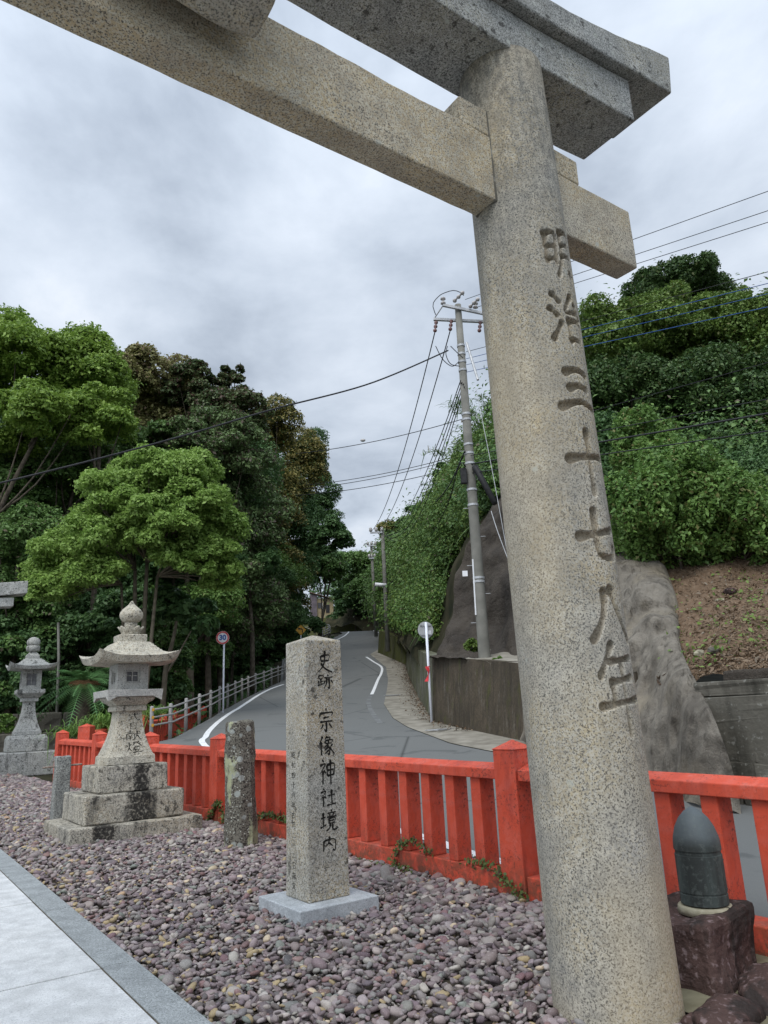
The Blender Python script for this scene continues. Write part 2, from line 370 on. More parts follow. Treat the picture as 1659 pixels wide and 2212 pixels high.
def mat_shotcrete():
    n = NT('sprayed_concrete')
    base = n.mix(n.noise(.7, 7, .65), (.135, .122, .102), (.33, .30, .25))
    st = n.ramp(n.noise(1.5, 6, .6, stretch=(1, 1, .16)), [(.46, 0.0), (.66, .6)]); base = n.mix(st, base, (.055, .048, .04))
    base = n.mix(n.ramp(n.noise(.8, 4), [(.54, 0.0), (.68, .7)]), base, (.28, .24, .175)); base = n.mix(n.ramp(n.noise(4.5, 7, .7, stretch=(1, 1, .5)), [(.52, 0.0), (.66, .7)]), base, (.050, .043, .036))
    n.bump(n.mth('ADD', n.noise(7, 9, .7), n.mth('MULTIPLY', n.vor(5, 'DISTANCE_TO_EDGE', stretch=(1, 1, .5)), .4)), 1.0, .08); return n.done(base, .93, .15)
MAT['shotcrete'] = mat_shotcrete()
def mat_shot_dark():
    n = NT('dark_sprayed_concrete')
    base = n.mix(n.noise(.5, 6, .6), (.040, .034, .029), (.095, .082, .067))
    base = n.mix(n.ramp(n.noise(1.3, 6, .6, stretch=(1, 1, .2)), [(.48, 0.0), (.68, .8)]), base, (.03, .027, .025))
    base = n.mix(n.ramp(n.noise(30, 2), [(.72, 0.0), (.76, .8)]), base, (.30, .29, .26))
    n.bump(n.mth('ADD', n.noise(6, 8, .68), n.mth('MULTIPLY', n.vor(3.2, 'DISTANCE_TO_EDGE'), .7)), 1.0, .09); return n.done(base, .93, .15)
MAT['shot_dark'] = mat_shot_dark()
def mat_stonewall():
    n = NT('old_masonry')
    base = n.mix(n.noise(1.5, 5), (.085, .08, .065), (.17, .16, .135))
    base = n.mix(n.ramp(n.noise(3.5, 6, .6, stretch=(1, 1, .15)), [(.45, 0.0), (.65, .75)]), base, (.035, .034, .028))
    base = n.mix(n.ramp(n.noise(16, 4), [(.60, 0.0), (.7, .6)]), base, (.30, .30, .27))
    n.bump(n.noise(15, 5), .6, .02); return n.done(base, .95, .1)
MAT['masonry'] = mat_stonewall()
def mat_litter():
    n = NT('leaf_litter_soil')
    base = n.mix(n.noise(1.2, 4), (.10, .064, .041), (.17, .115, .075)); base = n.mix(n.ramp(n.noise(18, 4, .7), [(.45, 0.0), (.7, 1.0)]), base, (.22, .165, .115))
    base = n.mix(n.ramp(n.noise(9, 5, .7), [(.55, 0.0), (.7, .8)]), base, (.06, .042, .03))
    n.bump(n.noise(16, 5), .8, .04); return n.done(base, .95, .1)
MAT['litter'] = mat_litter()
MAT['concrete_pole'] = mat_simple('pole_concrete', (.15, .148, .13), (.22, .215, .19), 3, .85, .2, .15, detail=6)
MAT['galv'] = mat_simple('galvanised_steel', (.36, .37, .38), (.48, .49, .50), 9, .5, .5, 0, .3)
MAT['rail'] = mat_simple('beige_painted_steel', (.28, .27, .26), (.34, .33, .315), 8, .55, .4)
MAT['white_post'] = mat_simple('white_painted_steel', (.66, .69, .76), (.74, .76, .82), 5, .45, .4)
MAT['sign_white'] = mat_simple('sign_white', (.72, .73, .75), (.78, .79, .80), 3, .45, .4)
MAT['sign_red'] = mat_simple('sign_red', (.55, .05, .05), (.62, .08, .07), 3, .45, .4)
MAT['sign_blue'] = mat_simple('sign_blue', (.05, .12, .35), (.06, .14, .40), 3, .45, .4)
MAT['sign_back'] = mat_simple('sign_back_grey', (.36, .37, .37), (.44, .45, .45), 8, .6, .35)
MAT['yellow'] = mat_simple('faded_yellow', (.42, .22, .03), (.50, .28, .04), 5, .6, .3)
MAT['black'] = mat_simple('black_rubber', (.012, .012, .013), (.025, .025, .026), 8, .6, .3)
MAT['wire'] = mat_simple('cable_black', (.016, .017, .02), (.03, .031, .034), 8, .6, .3)
MAT['wire_blue'] = mat_simple('cable_blue', (.02, .075, .26), (.03, .10, .32), 8, .55, .3)
MAT['insul'] = mat_simple('porcelain', (.35, .33, .32), (.50, .48, .47), 8, .3, .5)
MAT['insul_red'] = mat_simple('brown_porcelain', (.11, .05, .045), (.17, .08, .07), 8, .3, .5)
MAT['ink'] = mat_simple('ink_in_carving', (.012, .011, .010), (.03, .028, .024), 30, .9, .1)
MAT['ink_faded'] = mat_simple('faded_ink', (.06, .055, .045), (.13, .12, .10), 30, .9, .1)
MAT['brass'] = mat_simple('rusty_bar', (.20, .13, .09), (.42, .36, .31), 30, .5, .5, 0, .6)
MAT['cement'] = mat_simple('pale_cement', (.24, .22, .155), (.36, .335, .25), 20, .9, .1, .3)
MAT['bark'] = mat_simple('bark', (.055, .045, .035), (.13, .11, .085), 6, .95, .1, .6, detail=8)
MAT['bark_pale'] = mat_simple('pale_bark', (.10, .085, .062), (.18, .155, .115), 6, .95, .1, .5, detail=8)
MAT['ribbon'] = mat_simple('red_ribbon', (.55, .03, .04), (.65, .05, .06), 10, .6, .3)
MAT['window_dark'] = mat_simple('dark_pane', (.05, .05, .055), (.10, .10, .105), 10, .8, .2)  # dark panes of the lantern side screens and the hut window
MAT['window_paper'] = mat_simple('grey_screen', (.15, .15, .155), (.22, .22, .225), 12, .8, .2)
def mat_bronze():
    n = NT('weathered_bronze')
    base = n.mix(n.noise(5, 5), (.022, .028, .028), (.05, .055, .052))
    base = n.mix(n.ramp(n.noise(6, 5, .6, stretch=(1, 1, .12)), [(.44, 0.0), (.64, .9)]), base, (.085, .112, .105))
    base = n.mix(n.mth('MULTIPLY', n.ramp(n.xyz(2), [(.30, 0.0), (.36, 1.0)], ), n.ramp(n.noise(7, 4), [(.3, .55), (.7, 1.0)])), base, (.105, .125, .135))
    base = n.mix(n.ramp(n.noise(38, 4, .7), [(.52, 0.0), (.66, .5)]), base, (.12, .14, .13)); n.bump(n.noise(45, 5), .35, .004); return n.done(base, .66, .35, .2)
MAT['bronze'] = mat_bronze()
def mat_redrock():
    n = NT('purple_red_rock')
    base = n.mix(n.noise(3.5, 5), (.040, .026, .022), (.105, .062, .055))
    base = n.mix(n.ramp(n.noise(26, 4), [(.55, 0.0), (.66, .7)]), base, (.24, .18, .18))
    base = n.mix(n.ramp(n.noise(4, 5, .65, stretch=(1, 1, .3)), [(.47, 0.0), (.58, .9)]), base, (.022, .018, .016))
    n.bump(n.noise(12, 6), .9, .04); return n.done(base, .85, .25)
MAT['redrock'] = mat_redrock()
def mat_pebble():
    n = NT('river_pebbles'); a = n.N.new('ShaderNodeVertexColor'); a.layer_name = 'tint'
    base = n.mix(n.ramp(n.noise(70, 3), [(.3, .25), (.7, 0.0)]), a.outputs[0], (.05, .045, .045))
    base = n.mix(n.ramp(n.noise(160, 2), [(.60, 0.0), (.72, .5)]), base, (.45, .43, .42))
    n.bump(n.noise(90, 3), .15, .004); return n.done(base, .72, .35)
MAT['pebble'] = mat_pebble()

def leaf_mat(name, dark, mid, light, spot=None, spotp=.06, trans=.25, rough=.5, spec=.3, nscale=.5):
    n = NT(name); r = n.island(); g_ = 1.6 if name not in ('bush_leaf', 'vine_leaf') else 1.45
    dark, mid, light = (tuple(g_*c for c in q) for q in (dark, mid, light))
    base = n.ramp(r, [(0.0, dark), (.45, mid), (.92, light)])
    cl = n.ramp(n.noise(nscale, 3), [(.34, 0.0), (.66, 1.0)])
    base = n.mix(n.mth('MULTIPLY', cl, .55), base, light, 'MIX')
    if spot: base = n.mix(n.ramp(r, [(1-spotp-.01, 0.0), (1-spotp, 1.0)]), base, spot)
    n.done(base, rough, spec)
    tr = n.N.new('ShaderNodeBsdfTranslucent'); n.L.new(base, tr.inputs['Color'])
    ms = n.N.new('ShaderNodeMixShader'); ms.inputs[0].default_value = trans
    out = n.N['Material Output']; n.L.new(n.b.outputs[0], ms.inputs[1]); n.L.new(tr.outputs[0], ms.inputs[2]); n.L.new(ms.outputs[0], out.inputs['Surface'])
    return n.m
MAT['lf_hero'] = leaf_mat('camphor_leaf', (.080, .140, .026), (.130, .210, .044), (.195, .285, .072), trans=.35, nscale=.6)
MAT['lf_bright'] = leaf_mat('bright_leaf', (.062, .115, .020), (.105, .175, .030), (.165, .24, .045), trans=.3)
MAT['lf_mid'] = leaf_mat('green_leaf', (.036, .080, .022), (.062, .118, .032), (.10, .165, .047), (.13, .11, .07), .04)
MAT['lf_dark'] = leaf_mat('dark_leaf', (.023, .058, .021), (.042, .088, .030), (.070, .125, .042))
MAT['lf_olive'] = leaf_mat('olive_leaf', (.075, .082, .028), (.135, .132, .048), (.20, .19, .08), (.19, .13, .08), .15)
MAT['lf_gold'] = leaf_mat('chinquapin_leaf', (.078, .078, .022), (.155, .135, .040), (.225, .19, .065), (.055, .085, .024), .35)
MAT['lf_conifer'] = leaf_mat('conifer_leaf', (.030, .055, .022), (.056, .082, .032), (.09, .115, .045), (.095, .058, .04), .25)
MAT['lf_grey'] = leaf_mat('greyish_leaf', (.044, .078, .028), (.078, .120, .044), (.115, .165, .062), (.115, .09, .065), .2)
MAT['lf_vine'] = leaf_mat('vine_leaf', (.042, .082, .018), (.078, .135, .028), (.13, .19, .042), (.15, .16, .05), .05)
MAT['lf_vinedark'] = leaf_mat('shaded_vine_leaf', (.016, .038, .013), (.031, .062, .019), (.060, .102, .029), (.10, .12, .04), .05)  # darker copy of the vine leaf, shade painted into its colour; also the dark treetop
MAT['lf_bush'] = leaf_mat('bush_leaf', (.045, .100, .024), (.078, .150, .036), (.135, .22, .055), (.20, .20, .07), .06, .3)
MAT['lf_bamboo'] = leaf_mat('bamboo_grass_leaf', (.035, .075, .022), (.065, .12, .036), (.11, .165, .055), (.20, .17, .09), .06)
MAT['lf_grass'] = leaf_mat('grass_leaf', (.045, .10, .02), (.075, .14, .03), (.12, .19, .045))
MAT['lf_cycad'] = leaf_mat('cycad_leaf', (.030, .085, .030), (.05, .125, .042), (.085, .17, .06), trans=.15)
MAT['lf_moss'] = leaf_mat('ivy_leaf', (.022, .045, .012), (.045, .075, .020), (.085, .11, .03), (.09, .05, .03), .15)
MAT['lf_litter'] = leaf_mat('dead_leaf', (.040, .024, .015), (.080, .052, .031), (.135, .096, .06), (.21, .175, .13), .08, .1)

# ------------------------------------------------------------------ brush characters (strokes on a 100 x 100 field, y down)
GLY = {
'史': [[(24,28),(31,53)],[(24,29),(78,23),(70,50)],[(31,49),(71,46)],[(52,3),(51,45),(38,72),(6,97)],[(27,57),(55,80),(97,95)]],
'跡': [[(12,8),(14,29)],[(12,9),(39,7),(36,28)],[(14,28),(36,27)],[(25,28),(25,63)],[(25,46),(40,43)],[(12,42),(14,67)],[(5,74),(43,60)],[(66,2),(73,13)],[(46,23),(97,18)],[(62,22),(58,60),(43,90)],[(75,22),(76,90),(65,82)],[(51,40),(45,60)],[(87,36),(97,58)]],
'宗': [[(50,1),(53,13)],[(15,20),(11,37)],[(15,22),(89,18),(80,34)],[(32,40),(67,37)],[(14,57),(88,52)],[(51,56),(51,95),(40,86)],[(33,66),(17,86)],[(67,64),(87,82)]],
'像': [[(27,3),(5,43)],[(18,30),(18,97)],[(53,3),(40,21)],[(49,12),(73,10),(64,22)],[(42,25),(43,41)],[(42,25),(85,22),(80,39)],[(43,40),(80,37)],[(62,24),(61,40)],[(60,42),(34,59)],[(52,48),(67,65),(65,93),(54,88)],[(59,58),(36,74)],[(63,71),(35,92)],[(86,44),(69,57)],[(67,57),(97,92)]],
'神': [[(22,3),(31,12)],[(8,25),(39,20),(5,60)],[(24,44),(24,97)],[(30,44),(41,55)],[(48,26),(50,67)],[(48,26),(91,22),(87,63)],[(50,45),(86,41)],[(50,65),(86,60)],[(69,3),(69,99)]],
'社': [[(22,3),(31,12)],[(8,25),(39,20),(5,60)],[(24,44),(24,97)],[(30,44),(41,55)],[(52,43),(93,38)],[(72,12),(72,86)],[(44,90),(99,84)]],
'境': [[(5,37),(35,32)],[(20,11),(20,72)],[(3,80),(37,66)],[(66,1),(69,10)],[(46,17),(93,13)],[(56,20),(60,30)],[(81,18),(74,30)],[(40,35),(99,31)],[(52,40),(54,65)],[(52,41),(87,38),(83,63)],[(54,52),(83,49)],[(54,64),(83,60)],[(60,65),(54,83),(35,97)],[(74,64),(74,90),(97,91),(97,79)]],
'内': [[(20,30),(18,94)],[(20,31),(83,26),(83,92),(71,84)],[(53,5),(48,42),(27,70)],[(50,42),(71,66)]],
'明': [[(14,18),(16,72)],[(14,19),(41,16),(40,70)],[(16,43),(40,41)],[(16,67),(40,65)],[(58,8),(56,60),(41,96)],[(58,9),(91,6),(91,90),(80,82)],[(58,31),(90,28)],[(57,53),(90,50)]],
'治': [[(14,9),(28,21)],[(5,36),(20,47)],[(7,90),(29,60)],[(64,5),(44,37),(84,31)],[(76,19),(92,42)],[(48,53),(50,92)],[(48,54),(89,51),(85,90)],[(50,87),(85,85)]],
'三': [[(22,20),(50,13),(80,18)],[(28,51),(52,44),(76,48)],[(4,88),(50,76),(98,82)]],
'十': [[(4,48),(50,42),(97,38)],[(52,2),(52,99)]],
'七': [[(3,52),(50,44),(97,33)],[(40,3),(40,74),(55,89),(93,85),(93,68)]],
'八': [[(37,12),(28,55),(3,94)],[(55,6),(70,50),(99,94)]],
'年': [[(35,1),(6,36)],[(29,20),(90,16)],[(28,43),(83,38)],[(28,43),(28,67)],[(3,69),(99,62)],[(56,20),(56,100)]],
'式': [[(12,29),(91,22)],[(20,53),(53,48)],[(36,52),(36,81)],[(12,88),(55,74)],[(60,3),(66,50),(84,88),(97,93),(95,75)],[(76,5),(88,16)]],
'日': [[(26,8),(28,95)],[(26,9),(77,6),(75,93)],[(28,49),(74,46)],[(28,89),(74,87)]],
'献': [[(12,18),(50,15)],[(30,3),(30,33)],[(8,36),(8,95)],[(8,37),(55,33),(55,92),(46,86)],[(20,45),(25,55)],[(42,43),(36,54)],[(18,61),(46,58)],[(16,75),(48,72)],[(31,58),(31,93)],[(58,39),(99,33)],[(76,6),(74,50),(55,96)],[(76,47),(99,94)],[(86,11),(95,23)]],
'燈': [[(7,30),(12,47)],[(35,23),(28,41)],[(22,7),(20,56),(3,94)],[(22,58),(37,82)],[(46,12),(63,10),(41,38)],[(48,20),(55,27)],[(85,3),(76,12)],[(93,13),(82,22)],[(66,5),(99,40)],[(54,42),(84,40)],[(52,52),(54,71)],[(52,53),(87,50),(84,69)],[(54,70),(84,68)],[(58,76),(62,87)],[(81,74),(74,87)],[(41,94),(99,89)]],
'大': [[(8,37),(92,30)],[(50,3),(46,48),(8,96)],[(50,43),(94,94)]],
'昭': [[(12,20),(14,78)],[(12,21),(36,18),(35,76)],[(14,47),(35,45)],[(14,74),(35,72)],[(46,16),(90,12),(84,44),(76,40)],[(64,16),(44,46)],[(50,56),(52,92)],[(50,57),(90,54),(86,90)],[(52,88),(86,86)]],
'和': [[(42,6),(14,16)],[(6,34),(52,30)],[(29,14),(29,96)],[(28,36),(6,70)],[(30,42),(48,60)],[(62,30),(64,84)],[(62,31),(94,28),(91,82)],[(64,80),(91,77)]],
'四': [[(14,24),(18,86)],[(14,25),(88,20),(84,84)],[(40,25),(36,54),(24,66)],[(60,24),(60,52),(76,56)],[(18,83),(84,80)]],
'六': [[(48,4),(54,18)],[(6,36),(95,30)],[(38,46),(10,92)],[(60,44),(92,90)]],
'月': [[(28,8),(26,60),(10,96)],[(28,9),(78,6),(78,92),(66,86)],[(28,34),(78,31)],[(27,58),(78,55)]],
'二': [[(22,28),(78,24)],[(6,78),(96,72)]],
'指': [[(8,26),(40,22)],[(25,4),(25,94),(14,86)],[(6,66),(42,50)],[(88,8),(56,22)],[(54,4),(54,36),(92,34),(92,22)],[(54,50),(56,96)],[(54,51),(90,48),(88,94)],[(56,71),(88,69)],[(56,92),(88,90)]],
'定': [[(50,1),(53,12)],[(15,20),(11,34)],[(15,22),(89,18),(80,32)],[(28,42),(74,39)],[(50,42),(50,86)],[(52,62),(78,60)],[(32,58),(26,78),(8,97)],[(24,76),(52,92),(98,94)]],
}
def glyph_ribbons(mb, ch, place, w=8.0, seed=0, jitter=1.2):
    """place(x, y) maps the 100 x 100 field to a point on the stone"""
    rnd = random.Random(hash((ord(ch), seed)) & 0xffff)
    for s in GLY[ch]:
        P = np.array(s, float) + np.array([[rnd.uniform(-jitter, jitter), rnd.uniform(-jitter, jitter)] for _ in s])
        seglen = np.sum(np.linalg.norm(np.diff(P, axis=0), axis=1)); n = max(5, int(seglen/7)+2)
        C = catmull(P, n) if len(P) > 2 else np.stack([P[0]+(P[-1]-P[0])*t for t in np.linspace(0, 1, n)])
        T = np.gradient(C, axis=0); T /= np.linalg.norm(T, axis=1)[:, None]+1e-9; Nn = np.stack([-T[:, 1], T[:, 0]], 1)
        t = np.linspace(0, 1, n)
        horiz = abs(T[0, 0]) > .8
        wd = w*(.78 if horiz else 1.0)*(.62+.55*np.exp(-((t-.08)/.16)**2)+(.35 if horiz else .12)*np.exp(-((t-.95)/.12)**2))
        if T[-1, 1] > .5 and T[-1, 0] < -.25: wd *= np.where(t > .6, 1-(t-.6)/.4*.8, 1)
        wd *= 1+.12*np.sin(t*9+rnd.random()*6)
        wd[0] *= .55; wd[-1] *= .5
        Lp = C+Nn*wd[:, None]/2; Rp = C-Nn*wd[:, None]/2
        v = []
        for a, b in zip(Lp, Rp): v += [place(*a), place(*b)]
        mb.add(v, [(2*i, 2*i+1, 2*i+3, 2*i+2) for i in range(n-1)])
def glyph_field(chs, X, Y):
    """carving depth (0..1) at field points for characters [(ch, x0, y0, sx, sy)]"""
    D = np.zeros_like(X)
    for ch, x0, y0, sx, sy, w in chs:
        m = (X > x0-sx*.12) & (X < x0+sx*1.12) & (Y > y0-sy*.12) & (Y < y0+sy*1.12)
        xx, yy = X[m], Y[m]; d = np.zeros_like(xx)
        for s in GLY[ch]:
            P = np.array(s, float)/100*np.array([sx, sy])+np.array([x0, y0])
            C = catmull(P, 14) if len(P) > 2 else np.stack([P[0]+(P[-1]-P[0])*t for t in np.linspace(0, 1, 8)])
            n = len(C)
            for i in range(n-1):
                a, b = C[i], C[i+1]; ab = b-a; L2 = ab@ab+1e-12
                t = np.clip(((xx-a[0])*ab[0]+(yy-a[1])*ab[1])/L2, 0, 1)
                r = np.hypot(xx-a[0]-t*ab[0], yy-a[1]-t*ab[1])
                q = (i+t)/(n-1); ww = w*(.75+.5*np.exp(-(q/.22)**2)+.3*np.exp(-((q-.95)/.14)**2))
                d = np.maximum(d, np.clip(2.6*(1-(r/ww)**1.8), 0, 1))
        D[m] = np.maximum(D[m], d)
    return D

# ================================================================== SETTING
R = np.random.default_rng(7)
# ---- road edges, surveyed from the photo
def road_pts(L): return np.array([on_road(*p) for p in L])
GUARD_PX = [(325.7, 1604), (367, 1595), (401, 1577), (430, 1562), (454.6, 1548.6), (474, 1535), (491.6, 1527), (508, 1518), (522.6, 1510), (536, 1503.5), (552, 1495), (570, 1488), (586.5, 1479.5), (601, 1474)]
GUARD = road_pts(GUARD_PX)
LINE_L = road_pts([(441, 1609), (444.6, 1591), (455, 1575.5), (480, 1553), (505, 1536), (532, 1519), (558.7, 1501.6), (585.6, 1488), (612.4, 1478.6)])
far_l = road_pts([(739, 1383), (742, 1372)])
LINE_R = road_pts([(821, 1562), (802, 1536), (796, 1515), (803, 1500), (808.5, 1488), (818, 1465), (825, 1443), (806, 1429), (791, 1419)])
GUT = road_pts([(1073, 1626), (975, 1607), (878, 1570), (848, 1551), (829, 1521), (836, 1490), (838.5, 1466), (834, 1442), (812, 1424), (799, 1414)])
def edge(pts, extra_lo, extra_hi):
    A = sorted([(p[1], p[0]) for p in pts]+extra_lo+extra_hi); A = np.array(A); return lambda y: np.interp(y, A[:, 0], A[:, 1])
fo = FN*.34
near_l = [(float(FH[1]+FD[1]*s+fo[1]), float(FH[0]+FD[0]*s+fo[0])) for s in (-22, -12, -6, 0, 4, 8, 11.0)]
XL = edge(GUARD+np.array([.10, 0, 0]), near_l, [(52, -7.5), (58, -6.0), (63, -5.2), (70, -4.4), (78, -6.0), (86, -14.0)])
XR = edge(GUT, [(-12, 12.0), (2, 8.6), (6, 6.6), (9.7, 4.5)], [(62, .4), (68, -.6), (74, -1.4), (80, -3.2), (88, -9.0)])
LX, RXs = XL, XR
def dist_left(x, y): return XL(y)-x
# ---- terrain: one sheet to the horizon
def terrain_z(x, y):
    x = np.asarray(x, float); y = np.asarray(y, float)
    s = (x-FH[0])*FN[0]+(y-FH[1])*FN[1]
    g = gz(x, np.clip(y, -30, 30)); r = rz(np.clip(y, -60, 140))
    Lz = g + (r-.95-g)*sstep(18.5, 32, y)
    a = sstep(.12, .45, s)*sstep(-1.1, -.35, x-XL(y))
    z = Lz*(1-a)+(r-.12)*a
    dl = np.maximum(-(x-XL(y)), 0)
    z = z + 7.0*sstep(5, 34, dl)*sstep(24, 44, y) + 6.0*sstep(30, 120, dl)*sstep(10, 60, y) + 7.2*sstep(96, 119, y)
    return z-.05*(1-a)
ax = np.concatenate([-np.geomspace(1400, 40, 22), np.linspace(-36, 30, 100), np.geomspace(34, 1400, 22)])
ay = np.concatenate([-np.geomspace(1400, 14, 18), np.linspace(-10, 80, 130), np.geomspace(84, 1600, 22)])
GX, GY = np.meshgrid(ax, ay, indexing='ij')
o = grid_mesh('ground', np.stack([GX, GY, terrain_z(GX, GY)], -1), MAT['terrain']); tag(o, kind='structure')

# ---- paving of the approach, its dark kerb strip
K0 = np.array([-1.048, 4.35])*(1-.06/1.5)                     # photo point on the gravel edge of the kerb strip
def uvw(u, v, dz): # local approach frame: u towards the gravel, v along the approach
    p = np.array([K0[0], K0[1]])+AU[:2]*u+AV[:2]*v; return np.array([p[0], p[1], gz(p[0], p[1])+dz])
KW = .20
def slab_verts(mb, u0, u1, v0, v1, z0, z1):
    c = [uvw(u0, v0, 0), uvw(u1, v0, 0), uvw(u1, v1, 0), uvw(u0, v1, 0)]
    v = [p+np.array([0, 0, z0]) for p in c]+[p+np.array([0, 0, z1]) for p in c]
    mb.add(v, [(3, 2, 1, 0), (4, 5, 6, 7), (0, 1, 5, 4), (1, 2, 6, 5), (2, 3, 7, 6), (3, 0, 4, 7)])
mb = MB(); v = -8.0
J = uvw(0, 0, 0)
jt = .012
def local_uv(px, py):
    p = atz(px, py, .045); d = p[:2]-K0; return d@AU[:2], d@AV[:2]
u1, v1 = local_uv(163.7, 2031); u2, v2 = local_uv(277.8, 2105); ua, va = local_uv(20, 2078)
PV = abs(v1-v2); UO = -KW; PU = max(.7, abs(ua-UO))
rows = np.arange(-12, 22); cols = np.arange(0, 6)
for k in rows:
    a = v2+PV*k
    for c in cols:
        b1 = UO-.006-PU*c; slab_verts(mb, b1-PU+jt, b1-.002, a+jt/2, a+PV-jt/2, -.10, .030+random.Random(int(k)*31+int(c)).uniform(-.0015, .0015))
o = mb.build('pavement', MAT['pave'], bevel=.004, seg=1); tag(o, kind='structure')
mb = MB(); slab_verts(mb, UO-.01-PU*6, -.01, v2-PV*12, v2+PV*22, -.3, .024)
tag(mb.build('paving_joint_bed', MAT['joint']), kind='structure')
mb = MB()
for k in range(-8, 15):
    slab_verts(mb, -KW+.002, 0, v2+PV*1.6*k+.003, v2+PV*1.6*(k+1)-.003, -.12, .034)
o = mb.build('kerb_strip', MAT['kerb'], bevel=.006, seg=1); tag(o, kind='structure')

# ---- gravel bed: river pebbles, one object of many stones
def ico(level):
    bm = bmesh.new(); bmesh.ops.create_icosphere(bm, subdivisions=level, radius=1.0)
    V = np.array([v.co[:] for v in bm.verts]); F = np.array([[v.index for v in f.verts] for f in bm.faces]); bm.free(); return V, F
PAL = np.array([(.165, .130, .140), (.20, .165, .172), (.125, .100, .108), (.26, .235, .225), (.185, .18, .175), (.30, .285, .265), (.10, .085, .092), (.175, .105, .105), (.40, .335, .23), (.16, .18, .165), (.235, .205, .215), (.34, .24, .14)])
PW = np.array([.17, .17, .12, .10, .11, .07, .08, .05, .018, .04, .07, .008]); PW /= PW.sum()
TOR = np.array([1.032, 4.15])
def gravel(n, v_rng, lvl, size, seed):
    r = np.random.default_rng(seed); V, F = ico(lvl)
    # between the kerb strip (u=0) and the fence
    vv = r.uniform(*v_rng, n*2); uu = r.uniform(.01, 4.2, n*2)
    P = K0+np.outer(uu, AU[:2])+np.outer(vv, AV[:2])
    sf = (P-FH)@FN
    tl = (P-TOR); tu, tv = tl@AU[:2], tl@AV[:2]
    ok = (sf < -.10) & ~((tu > .24+.06*np.sin(tv*5)) & (tv < .42))
    P = P[ok][:n]; n = len(P)
    L = size*np.exp(r.normal(0, .30, n)); nearf = np.clip(1+.35*sstep(-1.6, -.2, (P-FH)@FN), 1, 1.4); L *= nearf
    S = np.stack([L, L*r.uniform(.55, .92, n), L*r.uniform(.30, .58, n)], 1)/2
    B = np.repeat(V[None], n, 0)
    for _ in range(3):
        k = r.normal(0, 1.7, (n, 1, 3)); ph = r.uniform(0, 6.28, (n, 1)); B = B*(1+.15*np.sin((B*k).sum(-1)+ph))[..., None]
    sq = r.random(n) < .55; B[sq] = np.sign(B[sq])*np.abs(B[sq])**r.uniform(.62, .9, (sq.sum(), 1, 1)); B = B*S[:, None, :]
    q = r.normal(0, .30, (n, 2)); yaw = r.uniform(0, 6.28, n)
    cx, sx, cy, sy, cz, sz = np.cos(q[:, 0]), np.sin(q[:, 0]), np.cos(q[:, 1]), np.sin(q[:, 1]), np.cos(yaw), np.sin(yaw)
    Rm = np.zeros((n, 3, 3)); one = np.ones(n); zero = np.zeros(n)
    Rx = np.stack([one, zero, zero, zero, cx, -sx, zero, sx, cx], 1).reshape(n, 3, 3)
    Ry = np.stack([cy, zero, sy, zero, one, zero, -sy, zero, cy], 1).reshape(n, 3, 3)
    Rz_ = np.stack([cz, -sz, zero, sz, cz, zero, zero, zero, one], 1).reshape(n, 3, 3)
    Rm = Rz_@Ry@Rx
    W = np.einsum('nij,nkj->nki', Rm, B)
    zc = gz(P[:, 0], P[:, 1])+r.uniform(-.028, .022, n)+S[:, 2]*.3
    W += np.stack([P[:, 0], P[:, 1], zc], 1)[:, None, :]
    c = PAL[r.choice(len(PAL), n, p=PW)]; c = c*.82+c.mean(1, keepdims=True)*.18; c = c*r.uniform(.88, 1.48, (n, 1))*np.array([1.06, 1.0, .95])+r.uniform(-.008, .008, (n, 3))
    # yellower chips near the kerb strip
    u = (P-K0)@AU[:2]; tanm = r.random(n) < .10*np.exp(-u/.6)+.010
    c[tanm] = np.array([.40, .31, .17])*r.uniform(.7, 1.15, (tanm.sum(), 1))
    m = len(V); FF = (F[None]+(np.arange(n)*m)[:, None, None]).reshape(-1, 3)
    return W.reshape(-1, 3), FF, np.repeat(np.clip(c, .03, .6), m, 0)
parts = [gravel(19000, (-2.2, 5.0), 2, .0435, 1), gravel(14500, (5.0, 11.0), 2, .0495, 2), gravel(17000, (10.8, 24.0), 1, .075, 3)]
off = 0; VV = []; FF = []; CC = []
for a, b, c in parts: VV.append(a); FF.append(b+off); CC.append(c); off += len(a)
o = np_mesh('gravel', np.concatenate(VV), np.concatenate(FF), MAT['pebble'], None, True, np.concatenate(CC)); tag(o, kind='stuff')
gb = []
for uu in np.linspace(0, 5.5, 12): gb.append([np.array([*(K0+AU[:2]*uu+AV[:2]*vv), gz(*(K0+AU[:2]*uu+AV[:2]*vv))-.022]) for vv in np.linspace(-3, 26, 30)])
gbm = np.array(gb); keep = ((gbm[..., 0]-FH[0])*FN[0]+(gbm[..., 1]-FH[1])*FN[1]); gbm -= np.maximum(keep+.02, 0)[..., None]*np.array([FN[0], FN[1], 0])
tag(grid_mesh('gravel_bed', gbm, MAT['soil']), kind='structure')
# mossy earth with set stones, right of the torii pillar
mg = []
for uu in np.linspace(.20, 3.6, 26):
    col = []
    for vv in np.linspace(-3.2, .48, 26):
        p = TOR+AU[:2]*uu+AV[:2]*vv; d = max((p-FH)@FN+.02, 0); p = p-FN*d
        col.append((p[0], p[1], gz(*p)+.012))
    mg.append(col)
mg = np.array(mg); mg[..., 2] += vnoise(mg, 2.3, 5)*.022
tag(grid_mesh('mossy_ground', mg, MAT['mud']), kind='structure')

